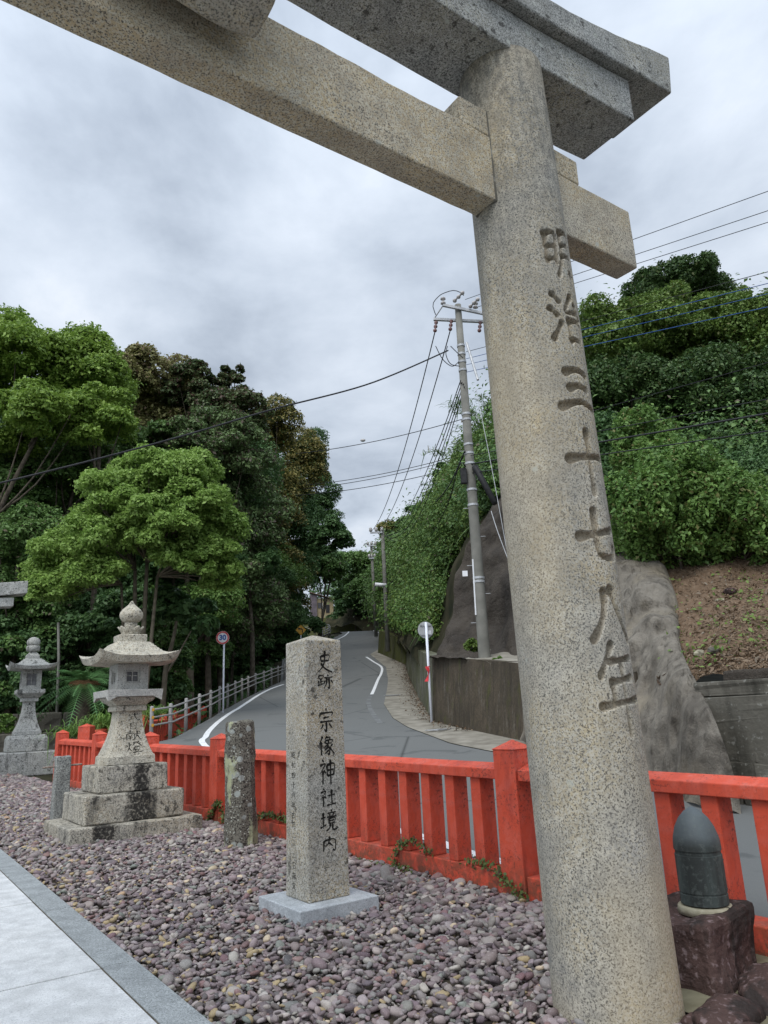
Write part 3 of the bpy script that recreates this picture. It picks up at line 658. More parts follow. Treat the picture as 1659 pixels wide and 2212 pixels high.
# ---- road, gutter, markings
Ys = np.concatenate([np.linspace(-14, 30, 130), np.linspace(30.4, 88, 150)])
RG = []
for t in np.linspace(0, 1, 9):
    x = XL(Ys)*(1-t)+XR(Ys)*t; RG.append(np.stack([x, Ys, rz(Ys)], 1))
tag(grid_mesh('road', np.array(RG), MAT['asphalt']), kind='structure')
def ribbon(name, pts, w, mat, dz, n=80):
    C = catmull(np.asarray(pts), n); T = np.gradient(C, axis=0); T[:, 2] = 0; T /= np.linalg.norm(T, axis=1)[:, None]; Nn = np.stack([-T[:, 1], T[:, 0], 0*T[:, 0]], 1)
    A = C+Nn*w/2; B = C-Nn*w/2
    for Q in (A, B): Q[:, 2] = rz(Q[:, 1])+dz
    o = grid_mesh(name, np.stack([A, B]), mat); tag(o, kind='structure'); return o
ribbon('road_marking', LINE_R[3:], .14, MAT['line'], .008)
ribbon('road_marking', LINE_R[:4], .16, MAT['line_worn'], .007)
pl = np.array([on_road(1040, 1850), on_road(925, 1812), on_road(825, 1785)]); pl[:, 2] = rz(pl[:, 1])
ext = [np.array([*(pl[2][:2]+(pl[2][:2]-pl[0][:2])/np.linalg.norm(pl[2][:2]-pl[0][:2])*s), 0]) for s in (1.5, 3.5)]
bk = [np.array([*(pl[0][:2]-(pl[2][:2]-pl[0][:2])/np.linalg.norm(pl[2][:2]-pl[0][:2])*s), 0]) for s in (7, 2)]
ribbon('road_marking', np.array(bk+list(pl)+ext+list(LINE_L)), .15, MAT['line'], .008, 160)
ribbon('road_marking', np.array([[-6.9, 51, 0], [-5.7, 56, 0], [-4.7, 62, 0], [-4.0, 68, 0], [-4.5, 75, 0], [-9, 84, 0]]), .14, MAT['line'], .008)
ribbon('road_marking', np.array([[-.35, 55.5, 0], [.05, 60, 0], [-.4, 65, 0], [-1.4, 71, 0], [-2.6, 77, 0], [-6, 83, 0]]), .14, MAT['line'], .008)
# concrete gutter strip between road and walls
WALLB_PX = [(1135, 1607), (1092, 1608), (1007, 1586), (934.5, 1563)]
WB = road_pts(WALLB_PX); WC = on_road(934.5, 1563); WR = on_road(874, 1437)          # front face foot, corner, return-face foot
MW = road_pts([(872, 1436), (850, 1426), (815, 1411)])                             # mossy wall foot
def wall_foot_x(y): return np.interp(y, [-12, 2, 9.7, WB[0][1], WC[1], WR[1], MW[2][1], MW[2][1]+8, 75, 90], [13.5, 9.2, 5.2, WB[0][0]+.1, WC[0]+.05, WR[0]+.05, MW[2][0]+.05, .95, -.3, -7.5])
Yg = np.concatenate([np.linspace(-12, 30, 90), np.linspace(30.5, 86, 80)])
GG = [np.stack([XR(Yg)*(1-t)+wall_foot_x(Yg)*t, Yg, rz(Yg)+.014+.03*t], 1) for t in np.linspace(0, 1, 6)]
tag(grid_mesh('gutter_strip', np.array(GG), MAT['gutter']), kind='structure')

# ---- walls beside the road
def wall_prism(name, foot, top, thick, mat, label, parts=None, cap=None, bevel=.015, sub=8):
    """vertical-ish wall: front face from foot line to top line, given depth backwards"""
    foot = np.asarray(foot, float); top = np.asarray(top, float); n = len(foot)
    T = np.gradient(foot, axis=0); T[:, 2] = 0; T /= np.linalg.norm(T, axis=1)[:, None]; Nb = np.stack([T[:, 1], -T[:, 0], 0*T[:, 0]], 1)
    if (Nb[n//2] @ np.array([1, .3, 0])) < 0: Nb = -Nb
    ft = foot.copy(); ft[:, 2] -= .35
    rowsA = [ft+(top-ft)*t for t in np.linspace(0, 1, sub)]+[top+Nb*thick, ft+Nb*thick]
    G = np.stack(rowsA, 1); m = G.shape[1]
    f = [(i*m+j, i*m+(j+1) % m, (i+1)*m+(j+1) % m, (i+1)*m+j) for i in range(n-1) for j in range(m)]+[tuple(range(m)), tuple(range((n-1)*m+m-1, (n-1)*m-1, -1))]
    o = MB().add(G.reshape(-1, 3), f).build(name, mat)
    bm = bmesh.new(); bm.from_mesh(o.data); bmesh.ops.recalc_face_normals(bm, faces=bm.faces[:]); bm.to_mesh(o.data); bm.free()
    tag(o, label, 'retaining wall', kind='thing'); return o
def on_vertical(foot, px, py):
    """point straight above a foot point, at the height of photo row py"""
    d = ray(px, py); r = np.hypot(foot[0], foot[1])/np.hypot(d[0], d[1]); return np.array([foot[0], foot[1], EYE+d[2]*r])
WT_c = on_vertical(WC, 910, 1417)+np.array([.10, .22, 0]); WT_r = on_vertical(WB[0], 1120, 1432)+np.array([.12, .22, 0])
dirf = WB[0]-WC; far_end = WB[0]+dirf*.75; far_end[2] = rz(far_end[1])
foot = np.array([WC+(far_end-WC)*t for t in np.linspace(0, 1, 14)]); foot[:, 2] = rz(foot[:, 1])
top = np.array([WT_c+(WT_r+(WT_r-WT_c)*.75-WT_c)*t for t in np.linspace(0, 1, 14)])
wall_prism('retaining_wall', foot, top, .45, MAT['wall'], 'brown stained concrete retaining wall below the concrete utility pole')
WT_b = on_vertical(WR, 886, 1394)+np.array([.25, 0, 0])
foot2 = np.array([WC+(WR-WC)*t for t in np.linspace(0, 1, 14)]); foot2[:, 2] = rz(foot2[:, 1])
top2 = np.array([WT_c+(WT_b-WT_c)*t for t in np.linspace(0, 1, 14)])+np.array([-.0, 0, -.004])
wall_prism('retaining_wall', foot2, top2, .35, MAT['wall_light'], 'pale streaked concrete wall running uphill behind the round sign')
mt = [on_vertical(MW[0], 871, 1392)+np.array([.2, 0, 0]), on_vertical(MW[1], 848, 1376)+np.array([.2, 0, 0]), on_vertical(MW[2], 822, 1362)+np.array([.2, 0, 0])]
foot3 = catmull(MW, 14); foot3[:, 2] = rz(foot3[:, 1])
wall_prism('retaining_wall', foot3, catmull(np.array(mt), 14), .4, MAT['wall_moss'], 'moss covered concrete wall at the bend of the road')
fw = np.array([[1.1, 60, 0], [.9, 66, 0], [-.2, 73, 0], [-2.6, 80, 0], [-7, 85, 0], [-14, 89, 0]]); fw[:, 2] = rz(fw[:, 1])
fwc = catmull(fw, 24); wall_prism('retaining_wall', fwc, fwc+np.array([.3, .3, 0])+np.linspace(1.7, 2.6, 24)[:, None]*np.array([0, 0, 1]), .4, MAT['wall_moss'], 'dark far retaining wall closing the view at the top of the road')

# ---- old masonry wall and coping on the right
SW_foot = np.array([on_road(1478, 1722), on_road(1560, 1733), on_road(1659, 1748)])
SWd = (SW_foot[2]-SW_foot[0]); SWd[2] = 0; SWd /= np.linalg.norm(SWd); SWn = np.array([-SWd[1], SWd[0], 0])
if SWn[1] < 0: SWn = -SWn
sw = thing('stone_wall', 'dark old stone block wall with a coping, below the leaf strewn bank', 'stone wall')
sw['kind'] = 'thing'; sw_len = np.linalg.norm(SW_foot[2]-SW_foot[0])+4.5; sw_h = 1.70
rs = random.Random(4)
mb = MB(); z = -.3; base0 = SW_foot[0]+SWd*.42
while z < sw_h-.02:
    h = rs.uniform(.2, .36) if z < 1.0 else rs.uniform(.4, .5); h = min(h, sw_h-z) if sw_h-z-h > .12 else sw_h-z; x = -.25*rs.random()
    while x < sw_len:
        w = rs.uniform(.24, .55) if z < 1.0 else sw_len+.3; bat = .12*(z+.3)
        c = base0+SWd*(x+w/2)+SWn*(.30+bat+rs.uniform(-.025, .025)); ang = math.atan2(SWd[1], SWd[0])
        mb.box((c[0], c[1], z+h/2), (w-.03, .6, h-(.03 if z < 1.0 else .012)), ang+rs.uniform(-.02, .02)); x += w
    z += h
blk = mb.build('blocks', MAT['masonry'], sw, bevel=.03, seg=2); roughen(blk, 3, .05, 4.0, 3)
mb = MB(); c = base0+SWd*sw_len/2+SWn*.42; mb.box((c[0], c[1], sw_h/2-.2), (sw_len, .6, sw_h-.04), math.atan2(SWd[1], SWd[0])); mb.build('mortar', MAT['masonry'], sw)
mb = MB(); x = 0.15
while x < sw_len:
    w = rs.uniform(.5, 1.0); c = base0+SWd*(x+w/2)+SWn*(.34+.12*sw_h*.9); mb.box((c[0], c[1], sw_h+.055), (w-.02, .5, .14), math.atan2(SWd[1], SWd[0])+rs.uniform(-.03, .03)); x += w
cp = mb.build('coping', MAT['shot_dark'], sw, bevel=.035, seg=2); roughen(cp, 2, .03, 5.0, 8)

# ---- sprayed-concrete slopes
def A(x, y, Y): return at(x, y, Y)
cols = [[A(930, 1424, 20.3), A(948, 1408, 21.0), A(972, 1335, 21.6), A(988, 1235, 22.4), A(1012, 1178, 23), A(1030, 1160, 25)],
        [A(985, 1420, 18.7), A(1010, 1405, 20.6), A(1020, 1320, 21.3), A(1030, 1220, 22.2), A(1040, 1140, 23), A(1060, 1110, 25)],
        [A(1075, 1436, 17.4), A(1085, 1412, 19.4), A(1090, 1300, 20.3), A(1092, 1180, 21.4), A(1090, 1096, 22.5), A(1100, 1050, 24.5)],
        [A(1150, 1440, 15.8), A(1155, 1415, 17.0), A(1160, 1300, 18.2), A(1165, 1180, 19.6), A(1170, 1080, 21), A(1180, 1030, 23)]]
cols2 = [[A(1125, 1600, 15.2), A(1130, 1520, 15.4), A(1140, 1440, 15.8), A(1155, 1330, 17.0), A(1165, 1220, 18.6), A(1175, 1100, 20.5)],
        [A(1240, 1652, 13.0), A(1240, 1560, 13.2), A(1245, 1450, 13.8), A(1255, 1330, 15.0), A(1262, 1220, 16.6), A(1270, 1110, 19)],
        [A(1340, 1690, 11.6), A(1338, 1580, 11.8), A(1338, 1450, 12.6), A(1338, 1330, 13.8), A(1338, 1235, 15.2), A(1335, 1160, 17.5)],
        [A(1410, 1708, 10.6), A(1408, 1590, 10.75), A(1405, 1470, 11.5), A(1395, 1350, 12.6), A(1385, 1260, 14.0), A(1380, 1200, 16)],
        [A(1510, 1738, 9.2), A(1500, 1610, 9.35), A(1478, 1490, 9.9), A(1452, 1370, 11.9), A(1440, 1285, 13.3), A(1425, 1215, 15.4)],
        [A(1600, 1750, 8.75), A(1580, 1650, 8.85), A(1530, 1515, 9.2), A(1470, 1392, 11.6), A(1464, 1300, 13.4), A(1440, 1225, 15.6)]]
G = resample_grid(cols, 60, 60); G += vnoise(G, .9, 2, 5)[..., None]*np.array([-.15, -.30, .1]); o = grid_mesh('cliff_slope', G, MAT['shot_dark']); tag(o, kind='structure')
G = resample_grid(cols2, 90, 80); nn = vnoise(G, .75, 11, 6); rid = np.abs(vnoise(G, 1.3, 4, 3)); G += (nn*.42-rid*.22)[..., None]*np.array([-.35, -.75, .25]); G[-6:, :] += np.linspace(0, 1, 6)[:, None, None]*np.array([.02, .05, -.05])
o = grid_mesh('shotcrete_slope', G, MAT['shotcrete']); tag(o, kind='structure')
# ledge on top of the retaining wall
lg = [[WT_c+np.array([.12, .12, -.012]), WT_c+np.array([.22, 1.2, .12]), A(950, 1400, 21.6)], [(WT_c+WT_r)/2+np.array([0, .0, -.01]), (WT_c+WT_r)/2+np.array([.2, 1.2, .15]), A(1020, 1400, 20.9)], [WT_r+np.array([0, 0, -.01]), WT_r+np.array([.2, 1.0, .12]), A(1110, 1405, 19.4)], [top[-1]+np.array([0, 0, -.01]), top[-1]+np.array([.3, .7, .1]), A(1175, 1405, 17.2)]]
G = resample_grid(lg, 30, 16); G[..., 2] += vnoise(G, 2.0, 3)*.05; tag(grid_mesh('earth_ledge', G, MAT['gutter']), kind='structure')
# leaf-strewn bank above the stone wall
bank_cols = [[A(1425, 1490, 11.2), A(1420, 1400, 12.5), A(1410, 1300, 14.2), A(1390, 1215, 16.4), A(1370, 1100, 19.5)],
             [A(1520, 1466, 10.45), A(1525, 1400, 11.3), A(1530, 1310, 12.9), A(1530, 1225, 15.2), A(1530, 1090, 18.5)],
             [A(1600, 1456, 10.1), A(1605, 1390, 11.0), A(1610, 1310, 12.5), A(1620, 1225, 14.8), A(1630, 1080, 18.5)],
             [A(1690, 1448, 9.85), A(1700, 1385, 10.7), A(1710, 1310, 12.1), A(1730, 1220, 14.4), A(1750, 1070, 18.5)],
             [A(1830, 1440, 9.4), A(1840, 1380, 10.2), A(1860, 1300, 11.6), A(1880, 1215, 14), A(1900, 1060, 18.5)]]
BANK = resample_grid(bank_cols, 70, 60); BANK[..., 2] += vnoise(BANK, 1.2, 6, 5)*.14
tag(grid_mesh('bank', BANK, MAT['litter']), kind='structure')
# hillside behind everything on the right
hc = [[A(700, 1345, 84), A(740, 1290, 95), A(760, 1260, 112), A(770, 1250, 150)],
      [A(800, 1362, 76), A(810, 1300, 82), A(820, 1220, 95), A(830, 1215, 140)],
      [A(826, 1366, 66), A(848, 1290, 70), A(862, 1190, 78), A(880, 1170, 130)],
      [A(846, 1380, 53), A(880, 1260, 58), A(905, 1150, 64), A(925, 1110, 110)],
      [A(874, 1398, 40), A(905, 1270, 44), A(934, 1120, 50), A(965, 1060, 90)],
      [A(893, 1405, 27), A(955, 1240, 31), A(958, 1075, 40), A(1000, 1020, 70)],
      [A(940, 1405, 24), A(1015, 1175, 26.5), A(1012, 1005, 32), A(1062, 940, 60)],
      [A(1080, 1400, 22.5), A(1090, 1100, 25), A(1075, 955, 30), A(1150, 890, 55)],
      [A(1180, 1300, 20.5), A(1190, 1060, 23), A(1200, 900, 30), A(1280, 750, 52)],
      [A(1340, 1230, 16.2), A(1350, 1080, 20), A(1360, 900, 29), A(1430, 730, 50)],
      [A(1530, 1200, 16.4), A(1540, 1030, 20), A(1560, 880, 28), A(1600, 740, 50)],
      [A(1750, 1180, 15.6), A(1780, 1000, 20), A(1800, 850, 28), A(1850, 740, 50)],
      [A(2050, 1180, 14), A(2080, 1000, 19), A(2100, 850, 28), A(2150, 760, 50)]]
HILL = resample_grid(hc, 150, 60); HILL += vnoise(HILL, .35, 9, 4)[..., None]*np.array([-.3, -.5, .5])+vnoise(HILL, .16, 19, 3)[..., None]*np.array([-.4, -1.1, .8])
tag(grid_mesh('hillside', HILL, MAT['terrain']), kind='structure')

# ================================================================== OBJECTS
# ---- stone torii: local x along the lintels, local y away along the approach
torii = thing('stone_torii', 'tall weathered granite torii gate straddling the paved approach, carved characters down its pillar', 'torii', (TOR[0], TOR[1], 0), TH)
TO = np.array([TOR[0], TOR[1], 0.0])
def torii_plane(px, py, v):
    d = ray(px, py); o_ = np.array([0, 0, EYE])-TO; t = (v-o_@AV)/(d@AV); q = o_+d*t; return q@AU, q[2]
def pillar_xyz(ang, z, dep):
    r = .310-.006*z-dep; return np.stack([-.025*z+r*np.cos(ang), r*np.sin(ang), z], -1)
CH = [('明', 1195, 488, 592), ('治', 1220, 632, 742), ('三', 1242, 786, 892), ('十', 1262, 932, 1062), ('七', 1285, 1104, 1214), ('八', 1318, 1268, 1390), ('年', 1340, 1392, 1588)]
chars = []
for ch, px, y0, y1 in CH:
    zt = torii_plane(px, y0, -.285)[1]; zb = torii_plane(px, y1, -.285)[1]
    chars.append((ch, -.138, -zt, .275, zt-zb, .0185 if ch in '明治年' else .0245))
a0 = np.radians(np.concatenate([np.arange(-138, -42, .7), np.arange(-42, 222, 6.0)]))
zz = np.concatenate([np.arange(-.4, .9, .12), np.arange(.9, 5.05, .006), np.arange(5.05, 5.62, .06)])
AA, ZZ = np.meshgrid(a0, zz, indexing='ij')
arc = (AA+math.pi/2)*.285
m_ = abs(arc) < .24; Q_ = np.stack([arc[m_], ZZ[m_], 0*ZZ[m_]], -1); j1 = np.zeros_like(arc); j2 = np.zeros_like(arc); j1[m_] = vnoise(Q_, 22, 3, 3)*.0028; j2[m_] = vnoise(Q_, 22, 8, 3)*.0028; j3 = np.ones_like(arc); j3[m_] += vnoise(Q_, 9, 5, 2)*.3
dep0 = glyph_field(chars, arc+j1, -ZZ+j2)*np.clip(j3, .5, 1.25); dep = dep0*.034
Pm = pillar_xyz(AA, ZZ, dep); nA, nZ = AA.shape
i, j = np.meshgrid(np.arange(nA), np.arange(nZ-1), indexing='ij')
F = np.stack([i*nZ+j, ((i+1) % nA)*nZ+j, ((i+1) % nA)*nZ+j+1, i*nZ+j+1], -1).reshape(-1, 4)
dirt = np.repeat(np.clip(dep0.reshape(-1, 1)*1.2, 0, 1), 3, 1)
np_mesh('pillar', Pm.reshape(-1, 3), F, MAT['torii_carved'], torii, True, dirt)
a1 = np.radians(np.arange(0, 360, 7.5)); z1 = np.linspace(-.4, 5.6, 20); AA, ZZ = np.meshgrid(a1, z1, indexing='ij'); Pm = pillar_xyz(AA, ZZ, 0); Pm[..., 0] = -4.7-Pm[..., 0]; nA, nZ = AA.shape
i, j = np.meshgrid(np.arange(nA), np.arange(nZ-1), indexing='ij'); F = np.stack([i*nZ+j, i*nZ+j+1, ((i+1) % nA)*nZ+j+1, ((i+1) % nA)*nZ+j], -1).reshape(-1, 4)
np_mesh('pillar', Pm.reshape(-1, 3), F, MAT['torii'], torii, True)
def beam(name, u0, u1, vlo, vhi, zlo, zhi, mat, n=40, bev=.012, rough=.006, end_skew=0.0):
    us = np.linspace(u0, u1, n); secs = []
    for k, u in enumerate(us):
        a, b = zlo(u), zhi(u); e = end_skew*(1 if u > u1-1e-6 else -1 if u < u0+1e-6 else 0)
        zs = np.linspace(a, b, 5)
        sec = [(u, vlo, z) for z in zs]+[(u, v, b+.0) for v in np.linspace(vlo, vhi, 4)[1:-1]]+[(u, vhi, z) for z in zs[::-1]]+[(u, v, a) for v in np.linspace(vhi, vlo, 4)[1:-1]]
        secs.append(sec)
    S_ = np.array(secs); S_[-1, :, 0] += end_skew*(S_[-1, :, 2]-zlo(u1)); S_[0, :, 0] -= end_skew*(S_[0, :, 2]-zlo(u0))
    nz = vnoise(S_, 2.5, 3, 4)*rough+vnoise(S_, 14, 5, 3)*rough*.5
    cen = S_.mean(1, keepdims=True); dv = S_-cen; dv[..., 0] = 0; dv /= np.linalg.norm(dv, axis=-1, keepdims=True); S_ = S_+dv*nz[..., None]
    m = S_.shape[1]; i, j = np.meshgrid(np.arange(n-1), np.arange(m), indexing='ij')
    F = [tuple(int(t) for t in q) for q in np.stack([i*m+j, i*m+(j+1) % m, (i+1)*m+(j+1) % m, (i+1)*m+j], -1).reshape(-1, 4)]
    F += [tuple(range(m)), tuple(range((n-1)*m+m-1, (n-1)*m-1, -1))]
    me = bpy.data.meshes.new(name); me.from_pydata(S_.reshape(-1, 3).tolist(), [], F); me.update()
    bm = bmesh.new(); bm.from_mesh(me); bmesh.ops.recalc_face_normals(bm, faces=bm.faces[:]); bm.to_mesh(me); bm.free()
    o = link_mesh(name, me, mat, torii)
    if bev:
        md = o.modifiers.new('bevel', 'BEVEL'); md.width = bev; md.segments = 2; md.limit_method = 'ANGLE'; md.angle_limit = math.radians(50)
    return o
UC = -2.35
def rise(u, k, p, d0=1.9, w=1.5): d = abs(u-UC); return k*(max(0, d-d0)/w)**p
beam('tie_beam', -5.68, .985, -.09, .092, lambda u: 4.475, lambda u: 4.945, MAT['tie'], 60)
beam('lower_lintel', -5.70, 1.0, -.24, .24, lambda u: 5.555+rise(u, .085, 1.5), lambda u: 5.868+rise(u, .14, 1.3), MAT['torii_top'], 50)
beam('top_lintel', -6.16, 1.46, -.315, .255, lambda u: 5.874+rise(u, .14, 1.3), lambda u: 6.075+rise(u, .38, 1.6, 1.9, 1.95), MAT['torii_top'], 60, .015, .008, .12)
for s0, s1 in ((-.62, .457), (-5.16, -4.08)):
    beam('wedge', s0, s1, -.085, .085, lambda u: 4.948, lambda u: 5.14, MAT['tie'], 8, .01, .004)
mb = MB(); mb.box((-.345, 0, 4.805), (.10, .188, .675)); mb.build('joint_mortar', MAT['masonry'], torii, bevel=.01)
mb = MB()
for k in range(9):
    t = k/8; mb.add([], [])
tb = MB().box((0, 0, 0), (.78, .24, 1.15)); tab = tb.build('tablet', MAT['torii'], torii, bevel=.02); roughen(tab, 5, .035, 3.2, 4)
tab.location = (-2.42, -.245, 5.205); tab.rotation_euler = (math.radians(-6), 0, 0)

# ---- inscribed boundary marker
def foot_z(foot, px, py): return on_vertical(foot, px, py)[2]
mz = float(gz(-.7, 5.6)); pf = atz(649, 2006, mz); PS = .67
mk = thing('boundary_marker', 'square granite marker pillar with dark inscription on a pale plinth in the gravel', 'stone marker', (*(pf[:2]+AU[:2]*PS/2+AV[:2]*PS/2), mz), TH)
MB().box((0, 0, -.02), (PS, PS, .25)).build('plinth', MAT['plinth'], mk, bevel=.008)
SS = .345; sc = np.array([mk.location.x, mk.location.y, 0])
fc = sc-AU*SS/2-AV*SS/2                                   # front corner
ztop = foot_z(fc, 659, 1382)-mz
mb = MB(); h = SS/2
mb.sq([(h+.012, .108), (h+.012, .11), (h, .112), (h-.004, ztop-.0), (.004, ztop+.035)])
sh = MB().sq([(h+.006, .106), (h+.003, .4), (h, 1.0), (h-.003, 1.6), (h-.006, ztop), (.012, ztop+.055)]).build('shaft', MAT['marker'], mk, bevel=.008)
fx = sc-AV*SS/2+AU*.016
def mk_half(z): return np.interp(z, [.106, .4, 1.0, 1.6, ztop], [h+.006, h+.003, h, h-.003, h-.006])+.0018
for ch, y0, y1 in [('史', 522, 708), ('跡', 716, 838), ('宗', 983, 1178), ('像', 1200, 1362), ('神', 1383, 1594), ('社', 1612, 1768), ('境', 1788, 1962), ('内', 1992, 2124)]:
    to = lambda yy: foot_z(fx, 659+.5*72, 1261.8+.27277*yy)-mz
    za, zb = to(y0), to(y1); hh = za-zb; wf = .152
    mb = MB(); glyph_ribbons(mb, ch, lambda x, y: (.006+(x-50)/100*wf, -mk_half(za-y/100*hh), za-y/100*hh), 12.5, 3); mb.build('character', MAT['ink'], sh)
txt = '昭和四十六年四月二十二日指定'; fl = sc-AU*SS/2+AV*.05
zs = [foot_z(fl, 634, 1261.8+.27277*yy)-mz for yy in np.linspace(1325, 2440, len(txt)+1)]
for k, ch in enumerate(txt):
    za, zb = zs[k], zs[k+1]; hh = (za-zb)*.70
    mb = MB(); glyph_ribbons(mb, ch, lambda x, y: (-mk_half(za-y/100*hh), .045-(x-50)/100*.066, za-y/100*hh), 11, 5); mb.build('small_character', MAT['ink'], sh)

# ---- lichened old post and rough bar post
pz = float(gz(-1.8, 9.0)); pb = atz(521, 1828, pz)
tp = MB().lathe([(.19, -.2), (.185, .2), (.175, .7), (.17, 1.2), (.165, 1.52), (.15, 1.545)], 8).build('old_stone_post', MAT['lichen_post'], None, bevel=.012, loc=tuple(pb)); tp.rotation_euler = (0, math.radians(-1.2), TH)
tp.scale = (1, 1, foot_z(pb, 516, 1557)/1.545-pz/1.545)
roughen(tp, 4, .022, 3.5, 2); tag(tp, 'dark stone post blotched with pale lichen, standing beside the red fence', 'stone post')
qz = float(gz(-5.2, 12.1)); qb = atz(127, 1775, qz); qh = foot_z(qb, 127, 1634)-qz
bp = thing('bar_post', 'short rough grey granite post with a metal bar through it beside the stepped lantern', 'stone post', tuple(qb), TH)
o = MB().box((0, 0, qh/2-.1), (.22, .20, qh+.2), 0, .93).build('shaft', MAT['grey_post'], bp, bevel=.015); roughen(o, 5, .016, 6, 6)
bz = foot_z(qb, 127, 1656)-qz
MB().tube([(-.27, 0, bz), (.27, 0, bz+.012)], .013, 8).build('bar', MAT['brass'], bp)

# ---- stone lanterns
def roof_mesh(name, mat, parent, half, z0, thick, rise_, lift, top_half, n=37):
    s = np.linspace(-1, 1, n); X, Y = np.meshgrid(s, s, indexing='ij'); r = np.maximum(abs(X), abs(Y)); mn = np.minimum(abs(X), abs(Y))
    t = np.clip((r-top_half/half)/(1-top_half/half), 0, 1)
    prof = rise_*(1-t)**1.0*(1-.45*np.sin(t*math.pi)**1.0)+rise_*.10*np.sin(np.clip(t*2.2, 0, 1)*math.pi)*(t < .46)
    lf = lift*(mn**3.0)*(r**4)
    top = np.stack([X*half, Y*half, z0+thick+prof+lf], -1); inset = .93
    bot = np.stack([X*half*inset, Y*half*inset, z0+lf*.75+0*X], -1)
    m = n*n; V = np.concatenate([top.reshape(-1, 3), bot.reshape(-1, 3)])
    i, j = np.meshgrid(np.arange(n-1), np.arange(n-1), indexing='ij')
    Ft = np.stack([i*n+j, (i+1)*n+j, (i+1)*n+j+1, i*n+j+1], -1).reshape(-1, 4); Fb = Ft[:, ::-1]+m
    ring = [k for k in range(n)]+[k*n+n-1 for k in range(1, n)]+[(n-1)*n+k for k in range(n-2, -1, -1)]+[k*n for k in range(n-2, 0, -1)]
    Fs = [(ring[k], ring[(k+1) % len(ring)], ring[(k+1) % len(ring)]+m, ring[k]+m) for k in range(len(ring))]
    V = V+vnoise(V, 5, 3)[:, None]*.006
    o = np_mesh(name, V, np.concatenate([Ft, Fb, np.array(Fs)]), mat, parent, True)
    md = o.modifiers.new('split', 'EDGE_SPLIT'); md.split_angle = math.radians(48); return o
def petals(name, mat, parent, r, z, h, n=8):
    mb = MB()
    for k in range(n):
        a = 2*math.pi*(k+.5)/n; pts = []
        ca, sa = math.cos(a), math.sin(a)
        for t, w in ((0, .55), (.35, 1.0), (.7, .85), (1, .12)):
            rr = r*(.62+.42*t**1.3); hw = w*r*math.sin(math.pi/n)*1.0
            for q in (-1, 0, 1):
                bulge = .0 if q else .05*r
                pts.append((ca*(rr+bulge)-sa*hw*q, sa*(rr+bulge)+ca*hw*q, z+h*t))
        f = []
        for i in range(3):
            for q in range(2): f.append((i*3+q, i*3+q+1, (i+1)*3+q+1, (i+1)*3+q))
        mb.add(pts, f)
    mb.lathe([(r*.72, z-.005), (r*.8, z+h*.55), (r*.55, z+h*.6)], 20)
    o = mb.build(name, mat, parent, True); md = o.modifiers.new('thick', 'SOLIDIFY'); md.thickness = .02; return o
def firebox(parent, half, z0, h, mat, slab=.03):
    fb = MB()
    for sx in (-1, 1):
        for sy in (-1, 1): fb.box((sx*(half-.055), sy*(half-.055), z0+h/2), (.11, .11, h))
    fb.box((0, 0, z0+.045), (2*half-.012, 2*half-.012, .09)); fb.box((0, 0, z0+h-.04), (2*half-.012, 2*half-.012, .08))
    o = fb.build('firebox', mat, parent, bevel=.006)
    wl = half-.11; wh = h-.17
    for ax_, sg in ((1, -1), (0, -1), (1, 1), (0, 1)):
        mb = MB(); ctr = z0+.09+wh/2; dd = half-.045
        def bx(cx, cz, sx, sz, dep, th_):
            c = (cx, sg*dep, cz) if ax_ == 1 else (sg*dep, cx, cz); d = (sx, th_, sz) if ax_ == 1 else (th_, sx, sz); mb.box(c, d)
        t = .022
        bx(-wl+t/2, ctr, t, wh, dd, .03); bx(wl-t/2, ctr, t, wh, dd, .03); bx(0, ctr+wh/2-t/2, 2*wl-2*t, t, dd, .03); bx(0, ctr-wh/2+t/2, 2*wl-2*t, t, dd, .03)
        bx(0, ctr, .012, wh-2*t, dd-.004, .018); bx(0, ctr+.01, 2*wl-2*t, .010, dd-.006, .014)
        w = mb.build('window_frame', mat if sg < 0 else mat, o)
        mb = MB(); bx(0, ctr, 2*wl-.004, wh-.004, dd-.03, .008); mb.build('screen', MAT['window_paper'] if ax_ == 1 else MAT['window_dark'], o)
    return o
LZ = .105
lf_ = atz(146, 1843, LZ); LS = 1.62
lan = thing('stone_lantern', 'large three stepped stone lantern with onion finial and inked pillar beside the red fence', 'stone lantern', (*(lf_[:2]+AU[:2]*LS/2+AV[:2]*LS*.43), LZ), TH, None)
lc = np.array([lan.location.x, lan.location.y, 0.])
def LH(zy, front=0.0):                                      # height above ground of zoom row zy, measured on the lantern axis or a face in front of it
    p = lc-AV*front; return foot_z(p, 275, 1207+.2976*zy)-LZ
def step(parent, half, asp, z0, z1, mat, seed):
    o = MB().sq([(half, z0), (half, z1)], asp=asp).build('base_step', mat, parent, bevel=.018); roughen(o, 4, .012, 3.0, seed); return o
b1 = LH(1917, LS*.43); b2 = LH(1703, .62); b3 = LH(1497, .44)
step(lan, LS/2, .86, -.15, b1, MAT['step0'], 1); step(lan, .62, .9, b1+.004, b2, MAT['step1'], 2); step(lan, .435, .98, b2+.004, b3, MAT['step2'], 3)
c0, c1, c2 = LH(1108), LH(1068), LH(1018)
shp = [(.305, b3+.004), (.300, b3+.10), (.285, b3+.115)]
hs = c0-b3
for t in np.linspace(.16, 1, 12): shp.append((.155+.13*(1-((t-.16)/.84))**1.9, b3+hs*t))
def shaft_half(z): return np.interp(z, [p[1] for p in shp], [p[0] for p in shp])
sft = MB().sq(shp+[(.163, c0), (.20, c0+.004), (.20, c1-.02), (.185, c1)]).build('shaft', MAT['lantern'], lan, bevel=.008)
